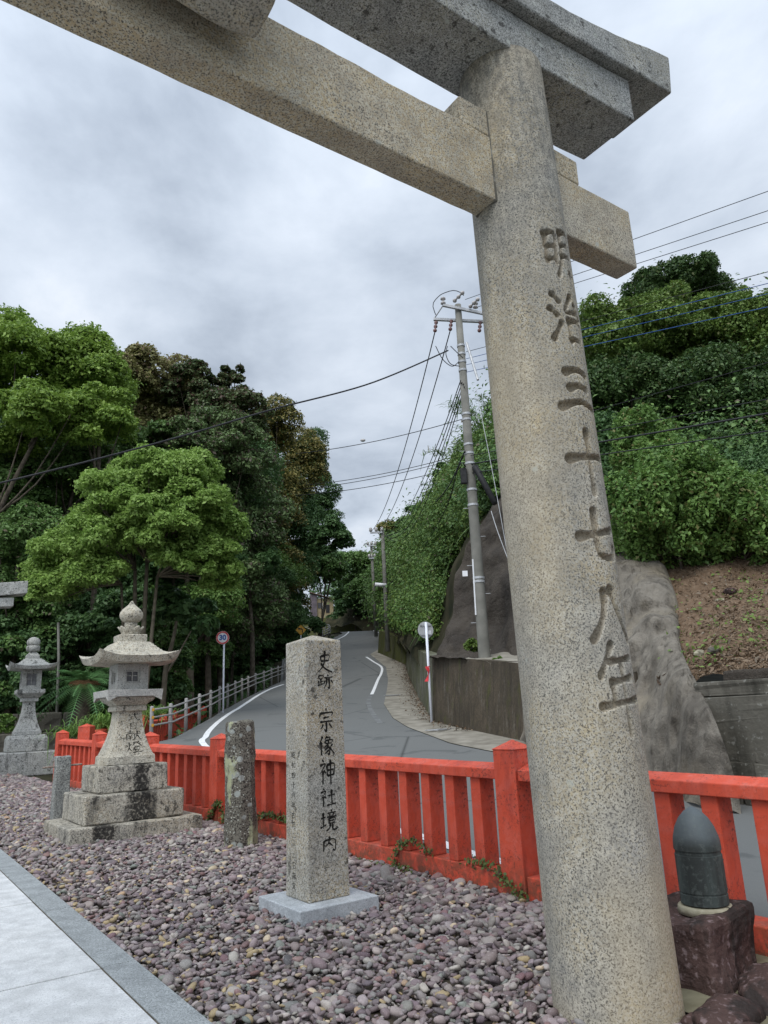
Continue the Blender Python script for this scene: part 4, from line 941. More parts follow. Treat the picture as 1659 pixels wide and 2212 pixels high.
for ch, y0, y1, wd in (('式', 1118, 1178, .17), ('日', 1192, 1242, .14), ('献', 1246, 1322, .20), ('燈', 1328, 1412, .21)):
    za, zb = LH(y0, .25), LH(y1, .25)
    mb = MB(); glyph_ribbons(mb, ch, lambda x, y: (.035+(x-50)/100*wd, -shaft_half(za-(za-zb)*y/100)-.002, za-(za-zb)*y/100), 9, 2); mb.build('character', MAT['ink'], sft)
p0, p1, f1 = LH(1018), LH(950, .3), LH(772)
MB().sq([(.19, c1+.002), (.22, c1+.03), (.265, c2-.03), (.285, c2), (.30, c2+.02)]).build('platform_bell', MAT['lantern'], lan, bevel=.01)
mb = MB().sq([(.355, c2+.022), (.362, p1)])
for sx in (-1, 1):
    for sy in (-1, 1):                                       # drooping corner points of the platform
        x, y = sx*.355, sy*.355; z = c2+.0225
        mb.add([(x, y, z), (x-sx*.13, y, z), (x, y-sy*.13, z), (x-sx*.05, y-sy*.05, z), (x-sx*.004, y-sy*.004, z-.06)], [(0, 1, 4), (0, 4, 2), (1, 3, 4), (3, 2, 4), (0, 2, 3, 1)])
mb.build('platform', MAT['lantern_cut'], lan, bevel=.006)
firebox(lan, .205, p1+.002, f1-p1, MAT['lantern_cut'])
rt = LH(612)
roof_mesh('roof', MAT['lantern'], lan, .535, f1+.004, .085, rt-f1-.09, .085, .22)
k1 = LH(556); o = MB().sq([(.178, rt-.01), (.178, k1-.008), (.17, k1)]).build('finial_base', MAT['lantern'], lan, bevel=.008)
l1 = LH(497); petals('lotus', MAT['lantern'], lan, .165, k1, l1-k1, 8)
n1 = LH(466); MB().lathe([(.085, l1-.05), (.085, n1+.01)], 24).build('neck', MAT['lantern'], lan, True)
tt = LH(306); hh = tt-n1
MB().lathe([(.08, n1), (.115, n1+.02*hh/.3), (.148, n1+.20*hh), (.158, n1+.34*hh), (.150, n1+.47*hh), (.118, n1+.61*hh), (.075, n1+.73*hh), (.042, n1+.83*hh), (.026, n1+.92*hh), (.016, n1+.985*hh), (.004, tt)], 32).build('finial', MAT['lantern'], lan, True)

# second lantern, farther left
L2Y = 20.6; l2b = at(52, 1652, L2Y); L2Z = l2b[2]; l2x, l2y = l2b[0]*1.03, l2b[1]*1.03
la2 = thing('stone_lantern', 'grey stone lantern with ball finial at the left edge, before the dark trees', 'stone lantern', (l2x, l2y, L2Z), TH-math.radians(4))
def L2(zy): return foot_z(np.array([l2x, l2y, 0]), 52, 1344+.14872*zy)-L2Z
mL = MAT['lantern_far']
a_ = [L2(v) for v in (1880, 1640, 1160, 1105, 1050, 985, 705, 535, 430, 345, 215)]
o = MB().sq([(.80, -.3), (.80, a_[0])], asp=.85).build('base_step', mL, la2, bevel=.03)
MB().sq([(.505, a_[0]+.004), (.50, a_[1]-.10), (.455, a_[1])], asp=.95).build('base_step', mL, la2, bevel=.03)
sh2 = [(.34, a_[1]+.004), (.335, a_[1]+.10)]+[(.15+.17*(1-t)**2.1, a_[1]+.11+(a_[2]-a_[1]-.11)*t) for t in np.linspace(0, 1, 9)]
s2 = MB().sq(sh2+[(.215, a_[2]+.004), (.215, a_[3])]).build('shaft', mL, la2, bevel=.015)
zt_, zb_ = a_[2]-.03, a_[1]+.42
for k, (ch, wd) in enumerate((('大', .22), ('日', .17), ('献', .22), ('燈', .26))):
    za = zt_-(zt_-zb_)*k/4; zb = zt_-(zt_-zb_)*(k+.92)/4
    mb = MB(); glyph_ribbons(mb, ch, lambda x, y: ((x-50)/100*wd, -np.interp(za-(za-zb)*y/100, [p[1] for p in sh2], [p[0] for p in sh2])-.004, za-(za-zb)*y/100), 12 if k < 2 else 7, 4); mb.build('character', MAT['ink'], s2)
MB().sq([(.23, a_[3]+.003), (.335, a_[4]), (.36, a_[4]+.02), (.36, a_[5])]).build('platform', mL, la2, bevel=.015)
firebox(la2, .25, a_[5]+.003, a_[6]-a_[5], mL)
roof_mesh('roof', mL, la2, .62, a_[6]+.005, .09, a_[7]-a_[6]-.10, .12, .22)
MB().sq([(.17, a_[7]-.02), (.17, a_[7]+.09), (.16, a_[7]+.10), (.08, a_[8])]).build('finial_base', mL, la2, bevel=.012)
MB().lathe([(.09, a_[8]), (.175, a_[8]+.02), (.18, a_[9]-.03), (.165, a_[9])], 28).build('neck', mL, la2, True)
hh = a_[10]-a_[9]; MB().lathe([(.13, a_[9]+.003), (.165, a_[9]+.12*hh), (.178, a_[9]+.36*hh), (.17, a_[9]+.6*hh), (.12, a_[9]+.85*hh), (.05, a_[9]+.96*hh), (.005, a_[10])], 28).build('finial', mL, la2, True)

# ---- vermilion fences
def fence(root, p0, p1, nspan, zf, mat, rng, post_w=.245, post_h=1.10, nb=7, ends=True, lead=0):
    p0 = np.asarray(p0, float); p1 = np.asarray(p1, float)
    P = [p0+(p1-p0)*k/nspan for k in range(nspan+1)]
    for k, p in enumerate(P):
        z = zf(*p); w = post_w*(1.0 if k % 2 == 0 else .98)
        o = MB().sq([(w/2, -.12), (w/2-.006, post_h-.005), (w/2+.004, post_h), (.006, post_h+.07)]).build('post', mat, root, bevel=.008)
        d = (p1-p0); o.location = (p[0], p[1], z); o.rotation_euler = (0, 0, math.atan2(d[1], d[0])-math.pi/2)
    bal = None
    for k in range(nspan):
        a, b = P[k], P[k+1]; L = np.linalg.norm(b-a); za, zb = zf(*a), zf(*b); ang = math.atan2(b[1]-a[1], b[0]-a[0]); sl = math.atan2(zb-za, L)
        half = L/2-post_w/2-.003; cx, cy, cz = (a[0]+b[0])/2, (a[1]+b[1])/2, (za+zb)/2
        mb = MB(); hw = .118
        prof = [(-hw, .865), (hw, .865), (hw, .945), (0, .985), (-hw, .945)]
        v = [(-half, y, z) for y, z in prof]+[(half, y, z) for y, z in prof]; mb.add(v, [(4, 3, 2, 1, 0), (5, 6, 7, 8, 9)]+[(i, (i+1) % 5, (i+1) % 5+5, i+5) for i in range(5)])
        r = mb.build('top_rail', mat, root, bevel=.006); r.location = (cx, cy, cz); r.rotation_euler = (0, -sl, ang)
        mb = MB().box((0, 0, .06), (half*2, .205, .22)); r = mb.build('base_beam', mat, root, bevel=.008); r.location = (cx, cy, cz); r.rotation_euler = (0, -sl, ang)
        for q in range(nb):
            t = (q+1)/(nb+1); x, y = a+(b-a)*(post_w*.25/L+(1-post_w*.5/L)*t)
            if bal is None:
                bal = MB().box((0, 0, .518), (.115, .165, .694)).build('baluster', mat, root, bevel=.006); c = bal
            else:
                c = bal.copy(); COL.objects.link(c); c.parent = root
            c.location = (x, y, zf(x, y)+.0); c.rotation_euler = (0, 0, ang)
fr = thing('red_fence', 'low vermilion painted concrete fence with capped posts between the gravel and the road', 'fence')
SP = (FA-FH)/5
fence(fr, FH-SP*2, FA, 7, lambda x, y: float(gz(x, y)), MAT['red'], rs)
f2 = thing('red_fence', 'second orange red fence running behind the grey guardrail by the shrubs', 'fence')
T2 = [(188, 1563, 18.5), (306, 1543, 22.0), (354, 1539.5, 24.5), (377, 1534, 27), (409, 1529.4, 30), (440, 1524.6, 33)]
Q2 = [at(*t) for t in T2]
for k in range(len(Q2)-1):
    a, b = Q2[k], Q2[k+1]
    ff = lambda x, y, a=a, b=b: float(a[2]-1.17+(b[2]-a[2])*((np.array([x, y])-a[:2])@(b[:2]-a[:2]))/((b[:2]-a[:2])@(b[:2]-a[:2])))
    if k == 0: fence(f2, a[:2], b[:2], 2, ff, MAT['red2'], rs, .30 if k == 0 else .25)
    else: fence(f2, a[:2]+(b[:2]-a[:2])*.001, b[:2], 1, ff, MAT['red2'], rs)

# ---- bronze shell monument on its rock
rz0 = .06; rb = atz(1560, 2132, rz0); rcen = rb+AU*.12+AV*.26
sm = thing('shell_monument', 'dark bronze artillery shell standing on a reddish rock beside the torii pillar', 'monument', (rcen[0], rcen[1], rz0), TH)
rt_ = foot_z(rcen, 1545, 1962)-rz0
rk = MB().box((.02, 0, rt_/2-.08), (.62, .58, rt_+.16), .12, .90).build('pedestal_rock', MAT['redrock'], sm, bevel=.05); roughen(rk, 7, .055, 2.6, 12)
sx, sy = 0, 0
rc = at(1524, 1957, rcen[1]-.02)
d = ray(1524, 1957); o_ = np.array([0, 0, EYE]); t = (rz0+rt_-EYE)/d[2]; sp = o_+d*t
loc = np.array([(sp-rcen)@AU, (sp-rcen)@AV]); loc = np.clip(loc, -.12, .12)
shb = np.array([rcen[0], rcen[1], 0])+AU*loc[0]+AV*loc[1]
stp = foot_z(shb, 1489, 1750)-rz0-rt_; SR = .128
MB().lathe([(.152, rt_-.03), (.148, rt_+.004), (.14, rt_+.010), (.11, rt_+.012)], 28, (loc[0], loc[1], 0)).build('mortar_bed', MAT['cement'], sm, True)
b = rt_+.02; hb = stp*.56
she = MB().lathe([(SR, 0), (SR, .05), (SR-.004, .052), (SR-.004, .060), (SR, .062), (SR, hb-.03), (SR-.005, hb-.028), (SR-.005, hb-.006), (SR+.001, hb-.004), (SR+.001, hb+.01), (SR-.002, hb+.05), (SR*.955, hb+(stp-hb)*.30), (SR*.84, hb+(stp-hb)*.52), (SR*.64, hb+(stp-hb)*.73), (SR*.38, hb+(stp-hb)*.89), (SR*.2, hb+(stp-hb)*.96), (.006, stp)], 48).build('shell', MAT['bronze'], sm, True)
she.location = (loc[0], loc[1], b-.0)
md = she.modifiers.new('split', 'EDGE_SPLIT'); md.split_angle = math.radians(60)
mb = MB(); am = -math.pi/2+.35                                # raised inscription panel on the shell
def onshell(x, z, r): w = am+x/SR; return (r*math.cos(w), r*math.sin(w), z)
for (xa, xb, za, zb) in ((-.03, .03, hb-.06, hb-.053), (-.03, .03, .075, .082), (-.03, -.024, .082, hb-.06), (.024, .03, .082, hb-.06)):
    n = 5; v = [onshell(xa+(xb-xa)*k/n, z, SR+.0035) for z in (za, zb) for k in range(n+1)]; mb.add(v, [(k, k+1, n+2+k, n+1+k) for k in range(n)])
for q, ch in enumerate('明治三十七八年'):
    za = hb-.07-q*(hb-.16)/7; glyph_ribbons(mb, ch, lambda x, y, za=za: onshell((x-50)/100*.034, za-y/100*.028, SR+.003), 9, 3)
mb.build('panel', MAT['bronze'], she)

def boulder(name, pos, dims, rot, mat, label, seed, cat='rock'):
    V, F = ico(4); B = V.copy(); r = np.random.default_rng(seed)
    B = np.sign(B)*np.abs(B)**.8
    B *= (1+vnoise(V, .9, seed, 3)*.28+vnoise(V, 3.2, seed+3, 3)*.07)[:, None]; B *= np.array(dims)/2
    o = np_mesh(name, B, F, mat, None, True); o.location = pos; o.rotation_euler = (r.uniform(-.08, .08), r.uniform(-.08, .08), rot); return tag(o, label, cat)
s1 = atz(1557, 2192, .06); boulder('set_stone', (s1[0], s1[1]-.05, .055), (.46, .26, .17), TH+.1, MAT['redrock'], 'flat reddish stone sunk in mossy earth at the foot of the torii pillar', 21)
s2_ = atz(1655, 2150, .06); boulder('set_stone', (s2_[0]+.06, s2_[1], .06), (.50, .36, .18), TH+.5, MAT['redrock'], 'broad purplish stone at the bottom right corner, in front of the shell rock', 22)
s3 = atz(1540, 2222, .06); boulder('set_stone', (s3[0]+.1, s3[1]-.12, .04), (.3, .24, .14), 1.0, MAT['redrock'], 'small reddish stone half out of the bottom edge beside the pillar', 23)
s4 = atz(1502, 2210, .06); boulder('set_stone', (s4[0], s4[1], .05), (.12, .1, .09), .3, MAT['redrock'], 'fist sized red stone tight against the pillar foot', 24)
s5 = atz(1596, 2095, .06); boulder('stone_chip', (s5[0]+.06, s5[1], .07), (.06, .045, .04), .3, MAT['cement'], 'tiny pale stone chip lying right of the shell rock', 25)

# ---- guardrail along the road
gr = thing('guardrail', 'pale grey pipe guardrail with three rails along the left road edge', 'guardrail')
gp = [np.array([p[0], p[1], rz(p[1])]) for p in GUARD]; ext_ = gp[-1]+(gp[-1]-gp[-2]); gp += [ext_, ext_+(gp[-1]-gp[-2])]
post0 = None
for p in gp:
    if post0 is None:
        post0 = MB().lathe([(.049, -.2), (.049, .845), (.044, .86), (.02, .872)], 14).build('post', MAT['rail'], gr, True); c = post0
    else: c = post0.copy(); COL.objects.link(c); c.parent = gr
    c.location = tuple(p)
for hz in (.785, .60, .41):
    pts = [q+np.array([.075, -.03, hz]) for q in gp]; st_ = pts[0]+(pts[0]-pts[1])*.06
    MB().tube([st_]+pts, .024, 8).build('rail', MAT['rail'], gr, True)
    MB().tube([st_-(pts[1]-pts[0])/2.0*.035, st_+(pts[1]-pts[0])/2.0*.02], .040, 10).build('rail_cap', MAT['yellow'], gr)
g2 = thing('guardrail', 'far grey guardrail curving round the bend at the top of the road', 'guardrail')
fp = [np.array([x, y, rz(y)]) for x, y in ((-11.8, 82.5), (-9.6, 79.5), (-7.6, 76), (-6.2, 72.5), (-5.6, 69), (-5.4, 66), (-5.7, 63.5))]
for p in fp:
    c = post0.copy(); COL.objects.link(c); c.parent = g2; c.location = tuple(p)
for hz in (.80, .62, .42): MB().tube(catmull(np.array([q+np.array([.08, -.04, hz]) for q in fp]), 24), .035, 6).build('rail', MAT['rail'], g2, True)

# ---- road signs
def disc(mb, c, r, n=40, th=.012, nrm=(0, -1, 0)):
    nrm = Vector(nrm).normalized(); a = Vector((0, 0, 1)); a = (a-nrm*a.dot(nrm)).normalized(); b_ = nrm.cross(a); c = Vector(c)
    f = [c+nrm*th/2+(a*math.cos(2*math.pi*k/n)+b_*math.sin(2*math.pi*k/n))*r for k in range(n)]; g = [p-nrm*th for p in f]
    mb.add(f+g, [tuple(range(n)), tuple(range(2*n-1, n-1, -1))]+[(k, k+n, (k+1) % n+n, (k+1) % n) for k in range(n)]); return mb
def text_mesh(name, body, size, mat, parent, loc, rot, offset=.0):
    cu = bpy.data.curves.new('lettering', 'FONT'); cu.body = body; cu.size = size; cu.align_x = 'CENTER'; cu.align_y = 'CENTER'; cu.extrude = .001; cu.offset = offset
    t = bpy.data.objects.new('lettering', cu); COL.objects.link(t); bpy.context.view_layer.update()
    me = bpy.data.meshes.new_from_object(t.evaluated_get(bpy.context.evaluated_depsgraph_get())); bpy.data.objects.remove(t); bpy.data.curves.remove(cu)
    o = link_mesh(name, me, mat, parent); o.location = loc; o.rotation_euler = rot; return o
sb_ = on_road(482, 1539); zc = foot_z(sb_, 475, 1378)-sb_[2]; R30 = 13.6/FPX*np.hypot(sb_[0], sb_[1])*1.0
sgn = thing('speed_sign', 'round red rimmed speed limit 30 sign on a slim white post by the guardrail', 'road sign', tuple(sb_), math.atan2(-sb_[0], sb_[1]))
MB().tube([(0, 0, -.2), (0, 0, zc+.10)], .032, 12).build('post', MAT['white_post'], sgn, True)
pl_ = disc(MB(), (-.05, -.05, zc), R30).build('plate', MAT['sign_white'], sgn)
mb = MB(); n = 48
for r0_, r1_ in ((R30*.74, R30*.97),):
    v = [(-.05+r*math.cos(2*math.pi*k/n), -.0595, zc+r*math.sin(2*math.pi*k/n)) for r in (r0_, r1_) for k in range(n)]; mb.add(v, [(k, (k+1) % n, (k+1) % n+n, k+n) for k in range(n)])
mb.build('rim', MAT['sign_red'], pl_)
text_mesh('numerals', '30', R30*1.05, MAT['sign_blue'], pl_, (-.05, -.0600, zc), (math.pi/2, 0, 0), .012)
MB().box((-.02, -.025, zc), (.12, .045, .05)).build('bracket', MAT['galv'], sgn)
mb_ = on_road(933, 1564); zc = foot_z(mb_, 927.5, 1360)-mb_[2]; RM = 17.5/FPX*np.hypot(mb_[0], mb_[1])*1.02
msg = thing('road_sign', 'grey back of a round sign on a white post before the brown retaining wall', 'road sign', tuple(mb_), .35)
MB().tube([(0, 0, -.1), (0, 0, zc+.20)], .036, 12).build('post', MAT['white_post'], msg, True)
disc(MB(), (0, .055, zc), RM).build('plate', MAT['sign_back'], msg)
for dz in (-.13, .13): MB().box((0, .028, zc+dz), (RM*1.5, .02, .035)).build('bracket', MAT['galv'], msg)
MB().box((RM*.38, .0470, zc-.06), (.13, .003, .09)).build('sticker', MAT['sign_white'], msg)
rz1 = foot_z(mb_, 925, 1440); rz2 = foot_z(mb_, 928, 1472)
mb = MB(); v = []
for k in range(9):
    t = k/8; zz_ = rz1+(rz2-rz1)*t; x = -.05+.04*math.sin(t*4); w = .03+.018*math.sin(t*7+1); v += [(x-w, -.045-.02*math.sin(t*5), zz_), (x+w, -.05-.012*math.cos(t*6), zz_)]
mb.add(v, [(2*k, 2*k+1, 2*k+3, 2*k+2) for k in range(8)]); mb.tube([(.038*math.cos(a), .038*math.sin(a), rz1+.005*math.sin(3*a)) for a in np.linspace(0, 6.28, 14)], .010, 6)
o = mb.build('ribbon', MAT['ribbon'], None, loc=(mb_[0], mb_[1], 0)); md = o.modifiers.new('thick', 'SOLIDIFY'); md.thickness = .003; tag(o, 'red ribbon tied round the white post of the blank sign', 'ribbon')
yb = np.array([*at(650.5, 1400, 47)[:2], 0]); yb[2] = rz(47)-.3; zc = foot_z(yb, 650, 1361)-yb[2]
ys = thing('warning_sign', 'small yellow diamond warning sign with a black arrow among dark trees', 'road sign', tuple(yb), .1)
MB().tube([(0, 0, -.3), (0, 0, zc)], .035, 8).build('post', MAT['white_post'], ys)
pl_ = MB().add([(-.33, -.05, zc), (0, -.05, zc-.33), (.33, -.05, zc), (0, -.05, zc+.33), (-.33, -.035, zc), (0, -.035, zc-.33), (.33, -.035, zc), (0, -.035, zc+.33)], [(0, 1, 2, 3), (7, 6, 5, 4), (0, 4, 5, 1), (1, 5, 6, 2), (2, 6, 7, 3), (3, 7, 4, 0)]).build('plate', MAT['yellow'], ys)
MB().tube([(.10, -.053, zc-.16), (.10, -.053, zc+.02), (.04, -.053, zc+.08), (-.08, -.053, zc+.08)], .028, 6).add([(-.08, -.056, zc+.16), (-.20, -.056, zc+.08), (-.08, -.056, zc)], [(0, 1, 2)]).build('arrow', MAT['black'], pl_)
pw = at(62.5, 1540, 21.8); wp = thing('notice_plate', 'small white notice plate on a post behind the left lantern', 'notice', (pw[0], pw[1], float(terrain_z(pw[0], pw[1]))), TH)
hz_ = foot_z(pw, 62.5, 1529)-wp.location.z
MB().tube([(0, 0, -.1), (0, 0, hz_-.1)], .02, 6).build('post', MAT['galv'], wp); MB().box((0, -.02, hz_), (.16, .012, .30)).build('plate', MAT['sign_white'], wp)

# ---- drain gratings in the gutter
for (px, py, lab, w) in ((952, 1580, 'steel drain grating in the gutter at the foot of the brown wall', .75), (847, 1504, 'smaller steel drain grating in the gutter farther uphill', .55)):
    p = on_road(px, py); g_ = thing('drain_grating', lab, 'drain', (p[0], p[1], rz(p[1])+.048), .95 if w > .7 else .2)
    mb = MB()
    for k in range(11): mb.box((-w/2+w*(k+.5)/11, 0, 0), (.02, .30, .02))
    mb.build('bars', MAT['galv'], g_)
    mb = MB(); mb.box((0, .165, 0), (w+.05, .03, .022)); mb.box((0, -.165, 0), (w+.05, .03, .022)); mb.build('frame', MAT['galv'], g_)

# ---- utility poles and their lines
def arm_z(pole, px, py): return foot_z(pole, px, py)
PB = at(1047, 1424, 18.55)
ptop = np.array([*at(992, 659, 18.55)[:1], PB[1], at(990, 659, 18.55)[2]])
pole = thing('utility_pole', 'tall concrete utility pole with crossarms and insulators above the retaining wall', 'utility pole', tuple(PB))
H1 = ptop[2]-PB[2]; LX_ = (at(989, 659, 18.55)[0]-PB[0])/H1
def PP(z, dx=0, dy=0): return (LX_*z+dx, dy, z)
MB().tube([PP(-.6), PP(0), PP(H1*.5), PP(H1)], [.152, .150, .122, .09], 20).build('shaft', MAT['concrete_pole'], pole, True)
def plz(py, px=1010): return at(px, py, 18.55)[2]-PB[2]
def plx(px, py): return at(px, py, 18.55)[0]-PB[0]
for py in (747, 765, 782, 800, 895, 907, 961, 980, 1002, 1059, 1092, 1250, 1258):
    z = plz(py); r = np.interp(z, [0, H1*.5, H1], [.150, .122, .09])
    MB().lathe([(r+.004, z-.03), (r+.013, z-.028), (r+.013, z+.028), (r+.004, z+.03)], 18, (LX_*z, 0, 0)).build('band', MAT['galv'], pole)
for (xa, ya, xb, yb_, dy) in ((956, 664, 1062, 686, -.12), (937, 685, 1066, 691, .12)):
    a = (plx(xa, ya), dy, plz(ya, xa)); b = (plx(xb, yb_), dy, plz(yb_, xb)); mbx = MB(); A_, B_ = Vector(a), Vector(b); L = (B_-A_).length
    o = MB().box((0, 0, 0), (L, .075, .075)).build('crossarm', MAT['galv'], pole, bevel=.004); o.location = (A_+B_)/2; o.rotation_euler = (0, -math.atan2(b[2]-a[2], b[0]-a[0]), 0)
def insul(pa, pb, n, r, mat):
    A_, B_ = Vector(pa), Vector(pb); m = MB(); pts = []; rad = []
    for k in range(n):
        for t, q in ((.08, .45), (.3, 1), (.55, .95), (.8, .4)): pts.append(A_+(B_-A_)*((k+t)/n)); rad.append(r*q)
    m.tube(pts, rad, 12).build('insulator', mat, pole, True)
IN = {}
for px, py in ((940, 706), (973, 703), (1036, 706)):
    a = (plx(px+3, py-17), .12, plz(py-17, px)); b = (plx(px-1, py+13), .0, plz(py+13, px)); insul(a, b, 3, .055, MAT['insul_red']); IN[px] = np.array(b)+PB
insul((plx(957, 664), -.12, plz(664, 957)), (plx(956, 645), -.12, plz(645, 956)), 2, .075, MAT['insul'])
insul((plx(978, 659), -.15, plz(659, 978)), (plx(1000, 649), -.5, plz(649, 1000)), 3, .06, MAT['insul'])
insul((plx(1012, 671), -.15, plz(671, 1012)), (plx(1032, 663), -.5, plz(663, 1032)), 3, .06, MAT['insul'])
insul((plx(1026, 672), -.12, plz(672, 1026)), (plx(1026, 656), -.12, plz(656, 1026)), 2, .075, MAT['insul'])
MB().tube([(plx(957, 664), -.12, plz(664, 957)), (plx(938, 684), .12, plz(684, 938))], .018, 6).build('stay', MAT['galv'], pole)
MB().tube([(plx(1007, 745), -.13, plz(745, 1007)), (plx(1028, 838), -.5, plz(838, 1028))], .035, 8).build('stay_insulator', MAT['galv'], pole)
MB().tube([(plx(1024, 1012), -.16, plz(1012, 1024)), (plx(1029, 1022), -.2, plz(1022, 1029)), (plx(1061, 1104), -.75, plz(1104, 1061))], [.085, .082, .075], 12).build('guy_guard', MAT['black'], pole, True)
MB().box((plx(1001, 1031), -.1, plz(1031, 1001)), (.16, .14, .42)).build('junction_box', MAT['black'], pole, bevel=.02)
MB().box((plx(1013, 1370), -.135, plz(1240, 1025)), (.13, .02, .14)).build('tag_plate', MAT['sign_white'], pole)
MB().tube([PP(plz(1210), -.12, -.08), PP(plz(1330), -.145, -.08)], .02, 6).build('conduit', MAT['sign_white'], pole)
for k, py in enumerate(range(850, 1400, 62)):
    z = plz(py); r = np.interp(z, [0, H1*.5, H1], [.150, .122, .09]); s_ = 1 if k % 2 else -1
    MB().tube([PP(z, s_*r*.8, 0), PP(z, s_*(r+.13), 0)], .009, 5).build('step_bolt', MAT['galv'], pole)
# jumpers
for P_ in ([(940, 690), (934, 668), (945, 652), (957, 644), (978, 638), (994, 643), (1000, 649)], [(965, 757), (962, 775), (972, 795), (992, 800)], [(940, 757), (955, 785), (975, 800), (990, 790)], [(972, 757), (985, 770), (998, 782)]):
    MB().tube(catmull(np.array([(plx(x, y), -.25, plz(y, x)) for x, y in P_]), 16), .012, 5).build('jumper', MAT['wire'], pole, True)
def small_pole(px0, py0, px1, py1, Y, label, r0=.17, r1=.11, arms=(), lamp=None):
    b = at(px0, py0, Y); t = at(px1, py1, Y); p = thing('utility_pole', label, 'utility pole', tuple(b)); d = t-b
    MB().tube([(0, 0, -1.5), tuple(d*.5), tuple(d)], [r0, (r0+r1)/2, r1], 12).build('shaft', MAT['concrete_pole'], p, True)
    for (xa, xb, y) in arms:
        a, c = at(xa, y, Y)-b, at(xb, y, Y)-b; o = MB().box((0, 0, 0), (abs(c[0]-a[0]), .1, .1)).build('crossarm', MAT['galv'], p); o.location = ((a[0]+c[0])/2, -.15, a[2])
        for q in np.linspace(.04, .96, 3):
            x = a[0]+(c[0]-a[0])*q; MB().lathe([(.05, a[2]+.05), (.11, a[2]+.12), (.10, a[2]+.3), (.05, a[2]+.36)], 10, (x, -.15, 0)).build('insulator', MAT['insul'], p, True)
    if lamp:
        a = at(*lamp, Y)-b; q = at(lamp[0]+10, lamp[1]+3, Y)-b; MB().tube([tuple(q), tuple(a)], .05, 6).build('lamp_arm', MAT['galv'], p); MB().tube([tuple(a+np.array([.3, -.1, 0])), tuple(a+np.array([-.45, -.1, .08]))], [.10, .13], 10).build('lamp', MAT['sign_white'], p, True)
    return p
small_pole(836, 1356, 826, 1144, 48, 'weathered utility pole with a street lamp above the mossy wall', .155, .11, ((800, 826, 1152),), (825, 1265))
small_pole(811, 1335, 802, 1177, 60, 'thin far utility pole half hidden by shrubs at the road bend', .14, .10, ((794, 812, 1180), (797, 810, 1207)))
small_pole(128, 1500, 126, 1345, 24, 'slim bare dark pole standing behind the cycad', .045, .04)
def wire(label, pts, r, mat, sag=0.0, n=24, group=None, marker=None):
    a, b = np.array(pts[0], float), np.array(pts[-1], float)
    if len(pts) == 2: t = np.linspace(0, 1, n)[:, None]; C = a+(b-a)*t-np.array([0, 0, sag])*4*t*(1-t)
    else: C = catmull(np.array(pts), n*2)
    o = MB().tube(C, r, 5).build('power_line', mat, None, True)
    return tag(o, label, 'cable', group)
W1 = at(990, 752, 18.5); W1b = at(-60, 1062, 13.0)
wire('thick twisted black cable sloping down across the left sky from the pole', [at(968, 757, 18.4), at(800, 828, 17.0), at(590, 884, 15.6), at(400, 940, 14.6), at(200, 994, 13.7), at(-60, 1058, 13.0)], .020, MAT['wire'])
far_g = 'lines running up the road'
wire('outermost of the two lines from the brown insulators up the road', [IN[940], at(803, 1147, 48)], .016, MAT['wire'], .9)
wire('inner of the two lines from the brown insulators up the road', [IN[973], at(818, 1146, 48)], .016, MAT['wire'], .9)
for k, (x0, y0, x1, y1) in enumerate(((995, 822, 826, 1154), (998, 826, 830, 1156), (1001, 829, 834, 1158), (1003, 835, 838, 1160))):
    wire('one of four thin lines fanning from below the pole bands up the road', [at(x0, y0, 18.4), at(x1, y1, 48)], .014, MAT['wire'], 1.1+.2*k, group='four lines fanning up the road')
wire('black cable hanging from mid pole steeply down to the far lamp pole', [at(1004, 975, 18.4), at(968, 1052, 24), at(930, 1095, 32), at(880, 1140, 40), at(830, 1160, 48)], .022, MAT['wire'])
wire('upper of two dark cables sagging from the pole in front of the bamboo', [at(1006, 1008, 18.4), at(990, 1010, 19), at(960, 1105, 26), at(900, 1205, 38), at(842, 1262, 48)], .018, MAT['wire'])
rg = 'lines from the pole to the right'
RW = [('topmost thin line crossing the sky right of the lintel end', 1005, 647, 1659, 413, .008, 'wire'), ('middle thin line crossing the sky right of the tie beam', 1032, 663, 1659, 455, .008, 'wire'), ('lowest thin sky line right of the tie beam end', 1040, 676, 1659, 480, .008, 'wire'),
      ('uppermost of four blue lines over the vine covered tree', 1007, 760, 1659, 587, .008, 'wire'), ('second of four blue lines over the vine covered tree', 1007, 775, 1659, 612, .008, 'wire_blue'), ('third of four blue lines over the vine covered tree', 1007, 788, 1659, 634.5, .007, 'wire_blue'), ('lowest and brightest of four blue lines over the vine covered tree', 1007, 804, 1659, 663, .008, 'wire_blue'),
      ('faint line above the bush right of the pillar, below the blue lines', 1012, 962, 1659, 783, .008, 'wire'), ('thin black line between the faint line and the thick cable', 1012, 985, 1659, 862, .009, 'wire'), ('thick black cable in front of the bush', 1014, 1003, 1659, 893, .020, 'wire'), ('lower black cable in front of the bush', 1016, 1022, 1659, 931, .013, 'wire')]
for lab, x0, y0, x1, y1, r, m in RW:
    sl = (y1-y0)/(x1-x0); wire(lab, [at(x0, y0, 18.5), at(1850, y1+sl*191, 11.5)], r, MAT[m], .0)
lg_ = [('highest line from the left trees to the bamboo, with a small marker', 640, 980, 1000, 905, 38), ('upper of a close pair of lines above the valley', 660, 1048, 990, 984, 44), ('lower of a close pair of lines above the valley', 655, 1056, 990, 990, 44), ('wavy lowest cable crossing the valley between the hills', 640, 1070, 975, 1013, 42)]
for lab, x0, y0, x1, y1, Y in lg_: wire(lab, [at(x0, y0, Y+6), at(x1, y1, Y)], .022, MAT['wire'], .25)
mk_ = at(784, 951, 41.5); V_, F_ = ico(2); o = np_mesh('line_marker', V_*np.array([.16, .10, .10]), F_, MAT['insul'], None, True); o.location = tuple(mk_); tag(o, 'small pale ball marker on the highest line across the valley', 'line marker')
